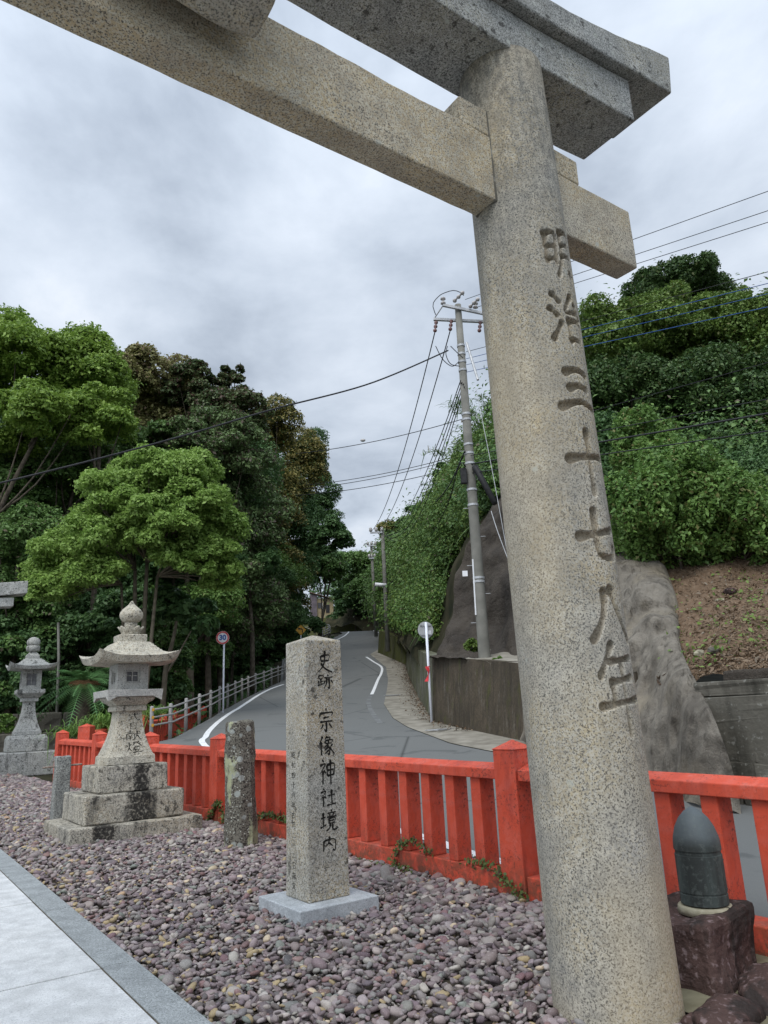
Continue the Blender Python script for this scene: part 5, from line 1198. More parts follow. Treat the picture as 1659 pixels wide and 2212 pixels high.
wire('thin guy wire from mid pole down behind the torii pillar', [at(1028, 838, 18.05), at(1062, 1010, 17.6), at(1096, 1195, 17.2)], .008, MAT['galv'])
wire('guy wire with a white ball from the black guard to the rock', [at(1061, 1104, 17.8), at(1075, 1148, 17.5), at(1100, 1215, 17.2), at(1125, 1285, 17.0)], .010, MAT['galv'])

# ---- far hut, low stone wall, second torii
hb_ = at(671, 1318, 118); hut = thing('hut', 'small old hut with a lean tin roof up in the trees beyond the bend', 'house', tuple(hb_), .15)
MB().box((.5, 1.2, .4), (1.05, 2.4, 4.2)).build('side_wall', mat_simple('grey_tin', (.10, .085, .095), (.16, .135, .15), 2, .8, .2), hut)
wl_ = MB().box((2.35, 1.35, .2), (2.6, 2.1, 3.4)).build('front_wall', mat_simple('old_boards', (.24, .19, .11), (.34, .28, .17), 3, .8, .2), hut)
MB().box((1.45, .28, .75), (.55, .06, .9)).build('window', MAT['window_dark'], hut); MB().box((1.88, .28, .65), (.16, .08, 1.0)).build('shutter', MAT['sign_white'], hut); MB().box((2.75, .28, .2), (.6, .06, 1.3)).build('door', MAT['black'], hut)
MB().add([(.0, -.3, 2.75), (4.2, -.3, 1.5), (4.2, 3, 1.9), (0, 3, 3.1), (.0, -.3, 2.87), (4.2, -.3, 1.62), (4.2, 3, 2.02), (0, 3, 3.22)], [(3, 2, 1, 0), (4, 5, 6, 7), (0, 1, 5, 4), (1, 2, 6, 5), (2, 3, 7, 6), (3, 0, 4, 7)]).build('roof', mat_simple('rusty_roof', (.10, .06, .045), (.17, .11, .08), 2, .8, .2), hut)
MB().box((2.0, 2.4, 3.1), (1.5, 1.0, .12)).build('upper_roof', mat_simple('pale_tiles', (.26, .25, .23), (.36, .35, .32), 3, .8, .2), hut)
lw = thing('low_stone_wall', 'dark low dry stone wall behind the left lantern under the cycad', 'stone wall')
lw['kind'] = 'thing'; a = at(-10, 1590, 22.6); b = at(150, 1588, 23.4); d_ = b-a; L = np.linalg.norm(d_[:2]); ang = math.atan2(d_[1], d_[0]); r2 = random.Random(9); mb = MB(); z0 = float(terrain_z(a[0], a[1]))-.1; hz = at(50, 1540, 22.6)[2]-z0; nrow = 3
for k in range(nrow):
    x = -.2
    while x < L:
        w = r2.uniform(.4, .9); c = a+d_/np.linalg.norm(d_)*(x+w/2); mb.box((c[0], c[1]+r2.uniform(-.04, .04), z0+hz*(k+.5)/nrow), (w-.02, .5, hz/nrow-.02), ang+r2.uniform(-.04, .04)); x += w
o = mb.build('stones', MAT['masonry'], lw, bevel=.04); roughen(o, 2, .04, 3, 5)
YT = 19.8; tip = at(57, 1256, YT); t2 = thing('stone_torii', 'far small stone torii of which only the lintel end shows at the left edge', 'torii', (tip[0], tip[1], tip[2]), TH+.02)
TZ_ = -(tip[2]-float(gz(tip[0], tip[1])))
def curvebeam(name, x0, x1, hy, z0, z1, lift, mat, par):
    v = []; n = 16
    for k in range(n+1):
        x = x0+(x1-x0)*k/n; c = (2*k/n-1)**2; l = lift*c
        for y, z in ((-hy, z0), (hy, z0), (hy, z1), (-hy, z1)): v.append((x, y, z+l))
    f = [(k*4+q, k*4+(q+1) % 4, (k+1)*4+(q+1) % 4, (k+1)*4+q) for k in range(n) for q in range(4)]+[(3, 2, 1, 0), (n*4, n*4+1, n*4+2, n*4+3)]
    return MB().add(v, f).build(name, mat, par, bevel=.015)
curvebeam('top_lintel', -4.6, 0, .26, -.36-.2, -.02-.2, .2, MAT['lantern_far'], t2); curvebeam('lower_lintel', -4.3, -.30, .2, -.80, -.565, .08, MAT['lantern_far'], t2)
MB().box((-2.75, 0, -1.5), (3.6, .16, .3)).build('tie_beam', MAT['lantern_far'], t2, bevel=.01)
for x in (-3.55, -1.05): MB().tube([(x, 0, TZ_-.3), (x, 0, -.8)], [.2, .17], 20).build('pillar', MAT['lantern_far'], t2, True)

# ================================================================== VEGETATION
def rdir(r, n):
    v = r.normal(size=(n, 3)); return v/np.linalg.norm(v, axis=1)[:, None]
def leaf_geo(P, Nrm, size, r, asp=.55, jit=.48, fold=.12, svar=.42):
    n = len(P); N_ = Nrm+r.normal(0, jit, (n, 3)); N_ /= np.linalg.norm(N_, axis=1)[:, None]
    T = np.cross(N_, rdir(r, n)); T /= np.linalg.norm(T, axis=1)[:, None]+1e-9; B = np.cross(N_, T)
    s = (size*np.clip(np.exp(r.normal(0, svar, n)), .4, 1.6))[:, None]
    V = np.stack([P-T*s*.5, P+B*s*asp*.5+N_*s*fold, P+T*s*.5, P-B*s*asp*.5+N_*s*fold], 1).reshape(-1, 3)
    return V, np.arange(4*n).reshape(-1, 4)
def crown_points(r, R3, ncl, clr, nleaf, up=.45, low=-.55, fill=.25, shell=.30, flat=.75):
    """leaf positions gathered in clumps spread through an ellipsoid of half axes R3"""
    C = []
    while len(C) < ncl:
        d = rdir(r, 1)[0]
        if d[2] < low: continue
        q = r.uniform(.30, .72) if r.random() < fill else r.uniform(.74, 1.0)
        C.append(d*q*(1-.45*clr))
    C = np.array(C)*np.array(R3); rr = clr*min(R3)*np.exp(r.normal(0, .28, ncl))+clr*.15*max(R3)
    w = rr**2; k = r.choice(ncl, nleaf, p=w/w.sum()); d = rdir(r, nleaf); d[:, 2] = np.where(d[:, 2] < (-.35 if up > .4 else -.8), -d[:, 2], d[:, 2]); d /= np.linalg.norm(d, axis=1)[:, None]
    q = 1-shell*r.random(nleaf)**1.3+r.normal(0, .05, nleaf); st_ = r.random(nleaf) < .035; q[st_] += r.uniform(.05, .30, st_.sum())
    lump = 1+.22*np.sin(d[:, 0]*5+k)*np.sin(d[:, 1]*5+k*2.1)*np.sin(d[:, 2]*4+k*.7)
    P = C[k]+d*(rr[k]*q*lump)[:, None]*np.array([1, 1, flat]); Nn = d*.55+np.array([0, 0, up]); return P, Nn, C, rr
TREES = {}
def tree(name, label, px, py, w, h, Y, mat, nleaf=9000, leaf=.26, ncl=26, clr=.36, bark='bark', seed=0, cat='tree', trunk=True, depth=None, low=-.55, up=.45, flat=.78, base=None, asp=.55, fill=.25, shell=.3, group=None, tr=None, nl=6):
    c = at(px, py, Y)
    while px < 700 and base is None and Y < 70 and c[0] > XL(Y)-2.6: Y += 1.0; c = at(px, py, Y)
    w, h = (w*1.16, h*1.16) if base is None and not cat == 'shrub' else (w, h)
    k = np.linalg.norm([Y])/FPX*1.03; R3 = (w*k/2, (depth or w*k*.85)/2, h*k/2)
    r = np.random.default_rng(seed*17+int(px)+int(py)*3)
    gzv = float(terrain_z(c[0], c[1])) if base is None else base
    lk = .66 if leaf > .15 else .9; nleaf = int(nleaf*(2.1 if leaf > .15 else 1.5)); leaf *= lk*.9; nleaf = int(nleaf*1.15); ncl = int(ncl*1.35)
    P, Nn, C, rr = crown_points(r, R3, ncl, clr, nleaf, up, low, fill, shell, flat)
    root = thing(name, label, cat, (c[0], c[1], gzv), 0, group); hz = c[2]-gzv
    if base is None and mat in ('lf_dark', 'lf_mid', 'lf_grey', 'lf_conifer', 'lf_olive', 'lf_gold') and cat == 'tree' and hz > R3[2]*.7 and px < 665:   # lower tiers of foliage down to the undergrowth
        dz = (hz-R3[2]*.2)/2; P2, N2, _, _ = crown_points(r, (R3[0]*.86, R3[1]*.86, dz*1.05), ncl, clr*.9, int(nleaf*.75), up, -.95, .35, .35, .85)
        P = np.concatenate([P, P2-np.array([0, 0, dz*.95])]); Nn = np.concatenate([Nn, N2])
    if px > 540 and base is None:                              # the gap in the foliage through which the hut shows
        W_ = P+np.array([c[0], c[1], c[2]-EYE]); q_ = W_@M3; gx = 829.5+FPX*q_[:, 0]/-q_[:, 2]; gy = 1106-FPX*q_[:, 1]/-q_[:, 2]; kp = ~((abs(gx-698) < 26) & (abs(gy-1304) < 19)); P, Nn = P[kp], Nn[kp]
    V, F = leaf_geo(P, Nn, leaf, r, asp); o = np_mesh('crown', V, F, MAT[mat], root); o.location = (0, 0, hz)
    if trunk:
        mb = MB(); tr = tr or max(.10, min(R3)*.055); top = np.array([0, 0, max(.4, hz-R3[2]*.25)])
        bend = r.normal(0, .05*hz, 2); mid = np.array([bend[0], bend[1], top[2]*.5])
        mb.tube(catmull(np.array([[0, 0, -.6], mid, top]), 9), np.linspace(tr*1.25, tr*.7, 9), 9)
        for i in r.permutation(len(C))[:nl]:
            st = np.array([0, 0, -.6])+(top-np.array([0, 0, -.6]))*r.uniform(.55, .98); st[:2] += mid[:2]*(4*(st[2]/max(top[2], .1))*(1-st[2]/max(top[2], .1))) if 0 < st[2] < top[2] else 0
            en = C[i]*.92+np.array([0, 0, hz]); md = (st+en)/2+np.array([0, 0, -.12*np.linalg.norm(en-st)])
            mb.tube(catmull(np.array([st, md, en]), 7), np.linspace(tr*.55, tr*.13, 7), 6)
        mb.build('trunk', MAT[bark], root, True)
    return root
# -- left wood: (label, px, py, w, h, Y, material, leaves, leaf size, clumps, clump size)
T = [
 ('dark mid height tree between the bright camphors and the bright round tree', 95, 1085, 240, 200, 36, 'lf_mid', 9000, .26, 24, .28),
 ('dark evergreen behind the right shoulder of the bright round tree', 500, 1130, 220, 260, 40, 'lf_grey', 11000, .28, 28, .26),
 ('dark evergreen low behind the right side of the bright round tree', 545, 1265, 160, 190, 41, 'lf_dark', 10000, .26, 26, .28),
 ('dark evergreen low behind the centre of the bright round tree', 380, 1260, 240, 220, 36, 'lf_dark', 10000, .26, 26, .28),
 ('dark evergreen low behind the left side of the bright round tree', 200, 1290, 220, 200, 33, 'lf_dark', 10000, .25, 26, .28),
 ('olive green tree behind the knobby conifers', 400, 920, 260, 170, 50, 'lf_olive', 10000, .32, 26, .28),
 ('olive green tree behind the left brown treetop', 260, 890, 220, 180, 48, 'lf_olive', 9000, .32, 24, .28),
 ('bright green camphor tree rising highest at the left edge', 30, 800, 250, 330, 31, 'lf_bright', 15000, .27, 30, .30),
 ('bright green rounded treetop right of the tallest one at the left edge', 175, 815, 210, 190, 33, 'lf_bright', 12000, .27, 24, .32),
 ('bright green lower crown overlapping the tallest tree at the left edge', 80, 925, 260, 150, 29, 'lf_bright', 11000, .25, 24, .32),
 ('bright green spreading crown left of the brown treetops', 215, 905, 170, 130, 30.5, 'lf_bright', 8000, .25, 18, .34),
 ('olive brown treetop on the skyline behind the bright camphors', 268, 815, 150, 130, 42, 'lf_olive', 8000, .32, 20, .32),
 ('brownish tree on the skyline left of the knobby conifers', 350, 850, 170, 150, 44, 'lf_olive', 9000, .32, 22, .32),
 ('dark conifer with knobby twig tufts on the skyline', 420, 850, 120, 130, 43, 'lf_conifer', 6000, .30, 30, .22),
 ('topmost dark conifer with clumped tips standing out against the sky', 502, 825, 70, 84, 44, 'lf_conifer', 2600, .28, 16, .24),
 ('dark ragged conifer below the topmost conifer', 490, 905, 170, 150, 43, 'lf_conifer', 8500, .30, 34, .22),
 ('gold tinged chinquapin crown at the shoulder of the left wood', 575, 930, 120, 130, 47, 'lf_gold', 7000, .32, 20, .30),
 ('broad gold brown chinquapin on the right flank of the left wood', 625, 1020, 150, 200, 48, 'lf_gold', 10000, .32, 28, .28),
 ('lower gold brown chinquapin above the dark evergreens', 585, 1080, 150, 170, 43, 'lf_gold', 8500, .30, 24, .30),
 ('dark evergreen top standing at the right shoulder of the left wood', 672, 1010, 90, 130, 52, 'lf_dark', 6500, .32, 20, .28),
 ('dark evergreen filling the right flank of the left wood', 680, 1110, 120, 190, 50, 'lf_dark', 9000, .32, 24, .28),
 ('tall dark evergreen reaching toward the road gap', 620, 1165, 160, 200, 45, 'lf_dark', 11000, .30, 28, .28),
 ('dark overhanging branch crown at the rightmost tip of the left wood', 715, 1165, 80, 90, 53, 'lf_dark', 4500, .32, 16, .30),
 ('dark evergreen below the overhanging tip beside the road gap', 695, 1218, 100, 76, 54, 'lf_dark', 5500, .32, 16, .32),
 ('greyish green scrubby crown in the middle of the left wood', 455, 985, 250, 170, 38, 'lf_grey', 12000, .28, 34, .24),
 ('greyish twiggy crown between the bright round tree and the gold chinquapins', 525, 1060, 170, 200, 37, 'lf_grey', 10500, .28, 30, .24),
 ('mid green crown behind the top of the bright round tree', 330, 985, 200, 130, 36, 'lf_mid', 9000, .27, 24, .28),
 ('mid green crown left of the bright round tree', 160, 1040, 220, 160, 33, 'lf_mid', 10000, .26, 26, .28),
 ('mid green crown at the left edge under the camphors', 20, 1060, 150, 170, 31, 'lf_mid', 8500, .26, 22, .30),
 ('leafy mid green tree low at the left edge', 40, 1195, 200, 190, 28, 'lf_mid', 11000, .22, 28, .28),
 ('dark evergreen filling the gap under the left camphors', 110, 1000, 320, 160, 38, 'lf_dark', 10000, .32, 24, .30),
 ('dark tree behind the grey scrubby crown', 420, 1060, 330, 260, 44, 'lf_dark', 12000, .34, 26, .30),
 ('lighter green tree right of the bright round tree', 550, 1230, 170, 220, 28.5, 'lf_bush', 13000, .20, 30, .27),
 ('low lighter green tree above the speed sign', 415, 1325, 190, 150, 26.5, 'lf_bush', 11000, .19, 24, .28),
 ('dark shrubby tree behind the near lantern', 300, 1365, 220, 150, 29, 'lf_dark', 9000, .24, 24, .28),
 ('dark leafy tree left of the inscribed marker', 575, 1345, 150, 180, 33, 'lf_dark', 9000, .25, 24, .28),
 ('dark leafy tree directly behind the top of the marker', 615, 1345, 95, 110, 42, 'lf_dark', 7000, .28, 20, .30),
 ('dark bushy tree behind the left lantern', 110, 1400, 230, 150, 29, 'lf_dark', 9000, .24, 24, .28),
 ('dark bushy tree at the left edge behind the far torii lintel', 10, 1370, 150, 200, 28, 'lf_dark', 8000, .24, 22, .28),
 ('mid green tree over the distant hut', 690, 1240, 110, 60, 62, 'lf_mid', 4500, .36, 16, .32),
 ('mid green rounded tree closing the valley left of the far poles', 765, 1235, 110, 90, 84, 'lf_mid', 6000, .42, 20, .30),
 ('dark tree in the valley right of the hut', 745, 1290, 80, 70, 88, 'lf_dark', 4500, .42, 16, .32),
 ('dull golden tree at the far end of the valley between the poles', 850, 1165, 90, 70, 84, 'lf_gold', 5000, .42, 18, .28),
 ('mid green tree at the foot of the thin far pole', 795, 1285, 80, 90, 79, 'lf_mid', 5000, .40, 18, .30),
 ('mid green tree left of the mossy wall above the road bend', 765, 1320, 80, 60, 80, 'lf_dark', 4000, .40, 14, .32),
 ('dark tree on the ridge right of the golden valley tree', 900, 1130, 80, 80, 74, 'lf_dark', 4500, .40, 16, .28),
]
for k, t in enumerate(T): tree('broadleaf_tree', *t, seed=k+1, group=None, nl=4, tr=.11 if t[5] < 36 else .075, trunk='overhanging' not in t[0])
# the bright round tree in front: clump groups traced as several domes in one crown
def hero():
    r = np.random.default_rng(99); Y = 24.5; k = Y/FPX*1.03; c = at(300, 1390, Y); g = float(terrain_z(c[0], c[1])); root = thing('camphor_tree', 'bright yellow green rounded tree with forked pale trunk behind the near lantern', 'tree', (c[0], c[1], g))
    domes = [(330, 1050, 250, 150, 0), (400, 1035, 150, 130, .6), (245, 1075, 180, 130, -.6), (170, 1175, 190, 130, -.5), (130, 1235, 130, 110, -.2), (460, 1150, 130, 170, .3), (470, 1215, 110, 130, -.3), (360, 1150, 170, 110, -1.2), (260, 1160, 170, 110, -1.4), (210, 1240, 140, 90, -1.2), (110, 1275, 90, 80, -.8), (420, 1090, 150, 110, -.9), (300, 1100, 170, 90, -1.3), (390, 1215, 130, 80, -.9), (300, 1180, 220, 110, .8), (180, 1210, 150, 120, .5), (410, 1180, 130, 110, .9), (330, 1110, 260, 140, .8), (240, 1130, 170, 120, .6), (150, 1270, 110, 70, .4), (475, 1255, 90, 70, .1)]
    PV = []; PN = []; CC = []
    for (x, y, w, h, dy) in domes:
        q = at(x, y, Y+dy)-np.array([c[0], c[1], g]); n = int(w*h*.52)+1100
        P, Nn, C, rr = crown_points(r, (w*k/2, w*k*.42, h*k/2), 20, .34, n, .42, -.7, .25, .38, .9); PV.append(P+q); PN.append(Nn); CC.append(C[:3]+q)
    P = np.concatenate(PV); Nn = np.concatenate(PN); V, F = leaf_geo(P, Nn, .108, r, .55); np_mesh('crown', V, F, MAT['lf_hero'], root)
    CC = np.concatenate(CC); mb = MB(); fork = at(297, 1275, Y)-np.array([c[0], c[1], g]); b0 = np.array([0, 0, -.4])
    st = []
    for (x, y, rr) in ((292, 1230, .085), (318, 1215, .09), (340, 1245, .07), (262, 1262, .06)):
        e = at(x, y, Y)-np.array([c[0], c[1], g]); b = b0+np.array([(x-300)*.004, 0, 0]); mb.tube(catmull(np.array([b, (b*.5+e*.5)+np.array([0, 0, .1]), e]), 9), np.linspace(rr*1.3, rr*.7, 9), 8); st.append((e, rr))
    for q in CC:
        e, rr = min(st, key=lambda s: np.linalg.norm(s[0]-q)); mdp = (e+q)/2+np.array([0, 0, .12]); mb.tube(catmull(np.array([e, mdp, q]), 7), np.linspace(rr*.6, .012, 7), 6)
    mb.build('trunk', MAT['bark_pale'], root, True)
hero()
# bare trunks standing in the shade behind the lantern and guardrail
for k, (x0, y0, x1, y1, Y, rr, lab) in enumerate([(412, 1500, 405, 1290, 32.5, .17, 'pale leaning trunk in the shade left of the speed sign'), (452, 1475, 447, 1300, 34, .15, 'straight brown trunk in the shade just left of the speed sign'), (352, 1490, 372, 1390, 26, .10, 'thin forked leaning trunk right of the near lantern'), (385, 1500, 378, 1330, 33, .15, 'dark trunk between the forked trunk and the pale trunk'), (478, 1470, 470, 1310, 36, .13, 'dark trunk behind the post of the speed sign'), (545, 1440, 540, 1300, 39, .14, 'dark slim trunk above the middle of the guardrail')]):
    b = at(x0, y0, Y); t = at(x1, y1, Y); root = thing('forest_tree', lab, 'tree', (b[0], b[1], b[2])); d_ = t-b; rr *= .9; r = np.random.default_rng(k+50)
    mb = MB(); mb.tube(catmull(np.array([[0, 0, -1.2], d_*.45+np.array([r.normal(0, .06), 0, 0]), d_, d_*1.5]), 12), np.linspace(rr*1.2, rr*.55, 12), 10)
    if k in (0, 2): mb.tube(catmull(np.array([d_*.35, d_*.7+np.array([.25, 0, 0]), d_*1.2+np.array([.6, 0, .1])]), 8), np.linspace(rr*.6, rr*.25, 8), 8)
    mb.build('trunk', MAT['bark_pale' if k in (0, 2) else 'bark'], root, True)
    P, Nn, C, q = crown_points(r, (1.5, 1.3, 1.0), 12, .36, 3500); V, F = leaf_geo(P, Nn, .22, r); o = np_mesh('crown', V, F, MAT['lf_dark'], root); o.location = tuple(d_*1.55)
# right side: vine-smothered trees and the bush on the bank
TR = [
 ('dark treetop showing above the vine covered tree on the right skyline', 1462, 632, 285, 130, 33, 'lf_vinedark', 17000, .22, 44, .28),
 ('vine smothered tree dome just right of the pillar', 1365, 735, 280, 230, 27, 'lf_vine', 19000, .19, 60, .18),
 ('vine smothered tree dome at the upper right edge', 1575, 738, 300, 250, 27, 'lf_vine', 19000, .19, 60, .18),
 ('vine smothered middle mound joining the two domes on the right', 1465, 735, 260, 230, 27.5, 'lf_vine', 17000, .19, 60, .18),
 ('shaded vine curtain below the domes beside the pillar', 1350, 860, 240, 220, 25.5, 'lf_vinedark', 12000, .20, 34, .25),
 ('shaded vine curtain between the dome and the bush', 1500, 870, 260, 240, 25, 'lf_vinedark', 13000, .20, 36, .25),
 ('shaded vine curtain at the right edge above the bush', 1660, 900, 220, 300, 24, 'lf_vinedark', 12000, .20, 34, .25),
 ('dark hollow shrub behind the left of the bush', 1335, 990, 150, 200, 22, 'lf_dark', 8000, .20, 22, .28),
 ('dark shrub at the right edge behind the bush', 1640, 1060, 190, 180, 20, 'lf_dark', 8000, .18, 24, .28)]
for k, t in enumerate(TR):
    c = at(t[1], t[2]+t[4]*.5, t[5]); tree('vine_covered_tree', *t, seed=70+k, base=float(c[2])-.6, nl=3, trunk=k not in (0, 3), up=.38, flat=.95)
BU = [('upper mound of the glossy green bush on the bank', 1392, 962, 145, 165, 16.4, 'lf_bush', 10000, .10, 26, .28),
 ('main mound of the glossy green bush on the bank', 1450, 1105, 300, 300, 15.4, 'lf_bush', 30000, .105, 44, .24),
 ('right mound of the glossy green bush running out of the frame', 1600, 1140, 260, 250, 15.1, 'lf_bush', 22000, .105, 38, .25)]
for k, t in enumerate(BU):
    c = at(t[1], t[2]+t[4]*.5, t[5]); tree('bank_bush', *t, seed=90+k, base=float(c[2])+.05, cat='bush', low=-.95, nl=8, up=.32, tr=.03, flat=1.0)
# scatter over the hillside
def hill_samples(r, n, grid, jmin, jmax, kmin, kmax):
    a, b = grid.shape[:2]; i = r.uniform(jmin*(a-1), jmax*(a-1)-.01, n); j = r.uniform(kmin*(b-1), kmax*(b-1)-.01, n); i0, j0 = i.astype(int), j.astype(int); u, v = (i-i0)[:, None], (j-j0)[:, None]
    P = grid[i0, j0]*(1-u)*(1-v)+grid[i0+1, j0]*u*(1-v)+grid[i0, j0+1]*(1-u)*v+grid[i0+1, j0+1]*u*v
    E1 = grid[i0+1, j0]-grid[i0, j0]; E2 = grid[i0, j0+1]-grid[i0, j0]; N_ = np.cross(E1, E2); N_ /= np.linalg.norm(N_, axis=1)[:, None]+1e-9; N_ *= np.where((N_@np.array([-.3, -.8, .5]) < 0), -1, 1)[:, None]; return P, N_
CLIFF_POLY = [(935, 1420), (955, 1335), (968, 1235), (1000, 1165), (1070, 1088), (1180, 1010), (1400, 1180), (1700, 1190), (1700, 1600), (935, 1600)]
def in_poly(x, y, poly):
    c = np.zeros(len(x), bool); j = len(poly)-1
    for i in range(len(poly)):
        xi, yi = poly[i]; xj, yj = poly[j]; t = ((yi > y) != (yj > y)) & (x < (xj-xi)*(y-yi)/(yj-yi+1e-9)+xi); c ^= t; j = i
    return c
def keep_slope(P, marg=0):
    q = (P-np.array([0, 0, EYE]))@M3; x = 829.5+FPX*q[:, 0]/-q[:, 2]; y = 1106-FPX*q[:, 1]/-q[:, 2]
    lim = np.interp(x, [690, 800, 830, 870, 900, 950], [1320, 1318, 1322, 1345, 1365, 1385]); return ~in_poly(x, y, CLIFF_POLY) & (y < lim-marg)
def cover(name, label_kind, r, grid, rect, nclump, per, rad, leaf, mat, asp=.55, lift=.3):
    P, N_ = hill_samples(r, nclump*3, grid, *rect); kk = keep_slope(P, 14) & (vnoise(P, .55, 23, 2) > -.16); P, N_ = P[kk][:nclump], N_[kk][:nclump]; nclump = len(P); k = np.repeat(np.arange(nclump), per); n = len(k); d = rdir(r, n); d += N_[k]*.5
    dist = np.linalg.norm(P[k], axis=1); sc_ = np.clip(dist/34, .6, 2.0); rr = rad*np.exp(r.normal(0, .35, nclump))[k]*sc_
    Q = P[k]+N_[k]*(rr*lift)[:, None]+d*(rr*(1-.35*r.random(n)))[:, None]; V, F = leaf_geo(Q, d*.6+np.array([0, -.1, .5]), leaf, r, asp); s = np.repeat(sc_, 4)[:, None]; C = np.repeat(Q, 4, 0); V = C+(V-C)*s
    o = np_mesh(name, V, F, MAT[mat]); tag(o, kind='stuff'); return o
r = np.random.default_rng(5)
cover('undergrowth', 0, r, HILL, (0.0, .52, 0.0, .62), 2000, 84, .60, .125, 'lf_mid', lift=.05)
cover('undergrowth', 0, r, HILL, (0.20, .62, 0.0, .70), 1400, 76, .50, .115, 'lf_vine', lift=.1)
cover('undergrowth', 0, r, HILL, (.54, 1.0, 0.05, .55), 900, 90, .8, .13, 'lf_dark', lift=.1)
cover('undergrowth', 0, r, HILL, (.58, .95, 0.45, 1.0), 650, 90, 1.1, .17, 'lf_mid', lift=.1)
# long arching bamboo grass on the steep slope behind the pole
def blades(r, P, N_, L, W, mat, name, droop=.6, spread=.6, kind='stuff', col=None):
    n = len(P); D = N_*.55+np.array([0, 0, .55])+r.normal(0, spread, (n, 3)); D /= np.linalg.norm(D, axis=1)[:, None]; Ls = L*np.exp(r.normal(0, .3, n)); side = np.cross(D, np.array([0, 0, 1.])); side /= np.linalg.norm(side, axis=1)[:, None]+1e-9
    V = []; ts = (0, .35, .7, 1.0); ws = (.5, 1.0, .75, .05)
    for t, w in zip(ts, ws):
        c = P+D*(Ls*t)[:, None]+np.array([0, 0, -1.])*(Ls*droop*t*t)[:, None]; o_ = side*(W*w*.5*np.ones(n))[:, None]; V += [c-o_, c+o_]
    V = np.stack(V, 1).reshape(-1, 3); b = (np.arange(n)*8)[:, None]; F = np.concatenate([b+np.array([2*k, 2*k+1, 2*k+3, 2*k+2]) for k in range(3)]); return V, F
P, N_ = hill_samples(r, 11000, HILL, .40, .72, .12, .72); kk = keep_slope(P, 30); P, N_ = P[kk], N_[kk]
V, F = blades(r, P, N_, .95, .045, 0, 0, .5, .6); o = np_mesh('bamboo_grass', V, F, MAT['lf_bamboo']); tag(o, kind='stuff')
# feathery bamboo plumes by the pillar
for k, (x, y, Y, lab) in enumerate([(1050, 935, 29, 'feathery bamboo plume rising beside the pillar behind the pole'), (975, 985, 31, 'small feathery bamboo plume leaning out left of the pole')]):
    c = at(x, y, Y); root = thing('bamboo', lab, 'bamboo', tuple(c-np.array([0, 0, 1.2]))); rb_ = np.random.default_rng(k+8); mb = MB(); PP_ = []; DD = []
    for q in range(16 if k == 0 else 8):
        a = rb_.uniform(-1.6, 1.0); e = np.array([math.sin(a)*rb_.uniform(.5, 1.4), rb_.normal(0, .4), rb_.uniform(1.2, 2.6 if k == 0 else 1.9)]); cv = catmull(np.array([[0, 0, 0], e*.5+np.array([0, 0, .4]), e, e+np.array([math.sin(a)*.5, 0, -.15])]), 12); mb.tube(cv, np.linspace(.018, .005, 12), 5)
        for cpt in cv[4:]:
            for _ in range(5): PP_.append(cpt+rb_.normal(0, .05, 3)); DD.append([rb_.normal(-.3, .6), rb_.normal(0, .5), rb_.normal(0, .3)])
    mb.build('stems', MAT['lf_bamboo'], root); V, F = blades(rb_, np.array(PP_), np.array(DD), .42, .035, 0, 0, .5, .3); np_mesh('leaves', V, F, MAT['lf_bamboo'], root)
# bushes on the bank foot and ridge
RB = [('yellowish shrub clump halfway up the creeper slope', 925, 1180, 70, 70, 50, 'lf_olive', 4000, .2, 16, .28), ('dark hollow shrub in the creeper slope left of the pole', 985, 1120, 60, 70, 36, 'lf_dark', 3500, .16, 16, .28), ('light green shrub clump on the creeper slope below the ridge', 930, 1240, 70, 70, 45, 'lf_bush', 4000, .18, 16, .28), ('olive shrub clump beside the bamboo plumes', 1010, 1000, 60, 70, 33, 'lf_olive', 3500, .14, 16, .28), ('shrub mass above the mossy wall right of the lamp pole', 892, 1318, 80, 84, 47, 'lf_bush', 5000, .22, 20, .30), ('pale green weeds spilling over the end of the pale wall', 905, 1365, 70, 60, 30, 'lf_bush', 3000, .14, 16, .32), ('light green creeper mound left of the dark rock face', 945, 1300, 80, 170, 31, 'lf_bush', 7000, .18, 26, .28), ('dark shrub on the ridge line above the creeper slope', 935, 1120, 90, 100, 48, 'lf_dark', 5000, .26, 18, .28), ('dark shrub above the rock face right of the pole', 1085, 1060, 90, 90, 24.5, 'lf_mid', 4500, .15, 18, .28), ('dark shrub high on the ridge left of the pole', 965, 1030, 60, 90, 42, 'lf_dark', 3500, .24, 14, .28), ('mid green creeper mound lower on the slope by the far lamp pole', 870, 1270, 110, 110, 56, 'lf_mid', 5500, .28, 20, .28), ('mid green creeper mound below the ridge in the middle distance', 905, 1215, 110, 110, 55, 'lf_mid', 5500, .28, 20, .28), ('small weed tuft at the foot of the concrete pole', 1020, 1395, 34, 34, 19.6, 'lf_vine', 900, .10, 8, .4), ('tiny green tuft just right of the pole foot', 1078, 1424, 26, 12, 17.9, 'lf_bush', 400, .08, 5, .4)]
for k, t in enumerate(RB):
    c = at(t[1], t[2]+t[4]*.5, t[5]); tree('shrub', *t, seed=120+k, base=float(c[2])-.1, cat='shrub', trunk=False, low=-.8)
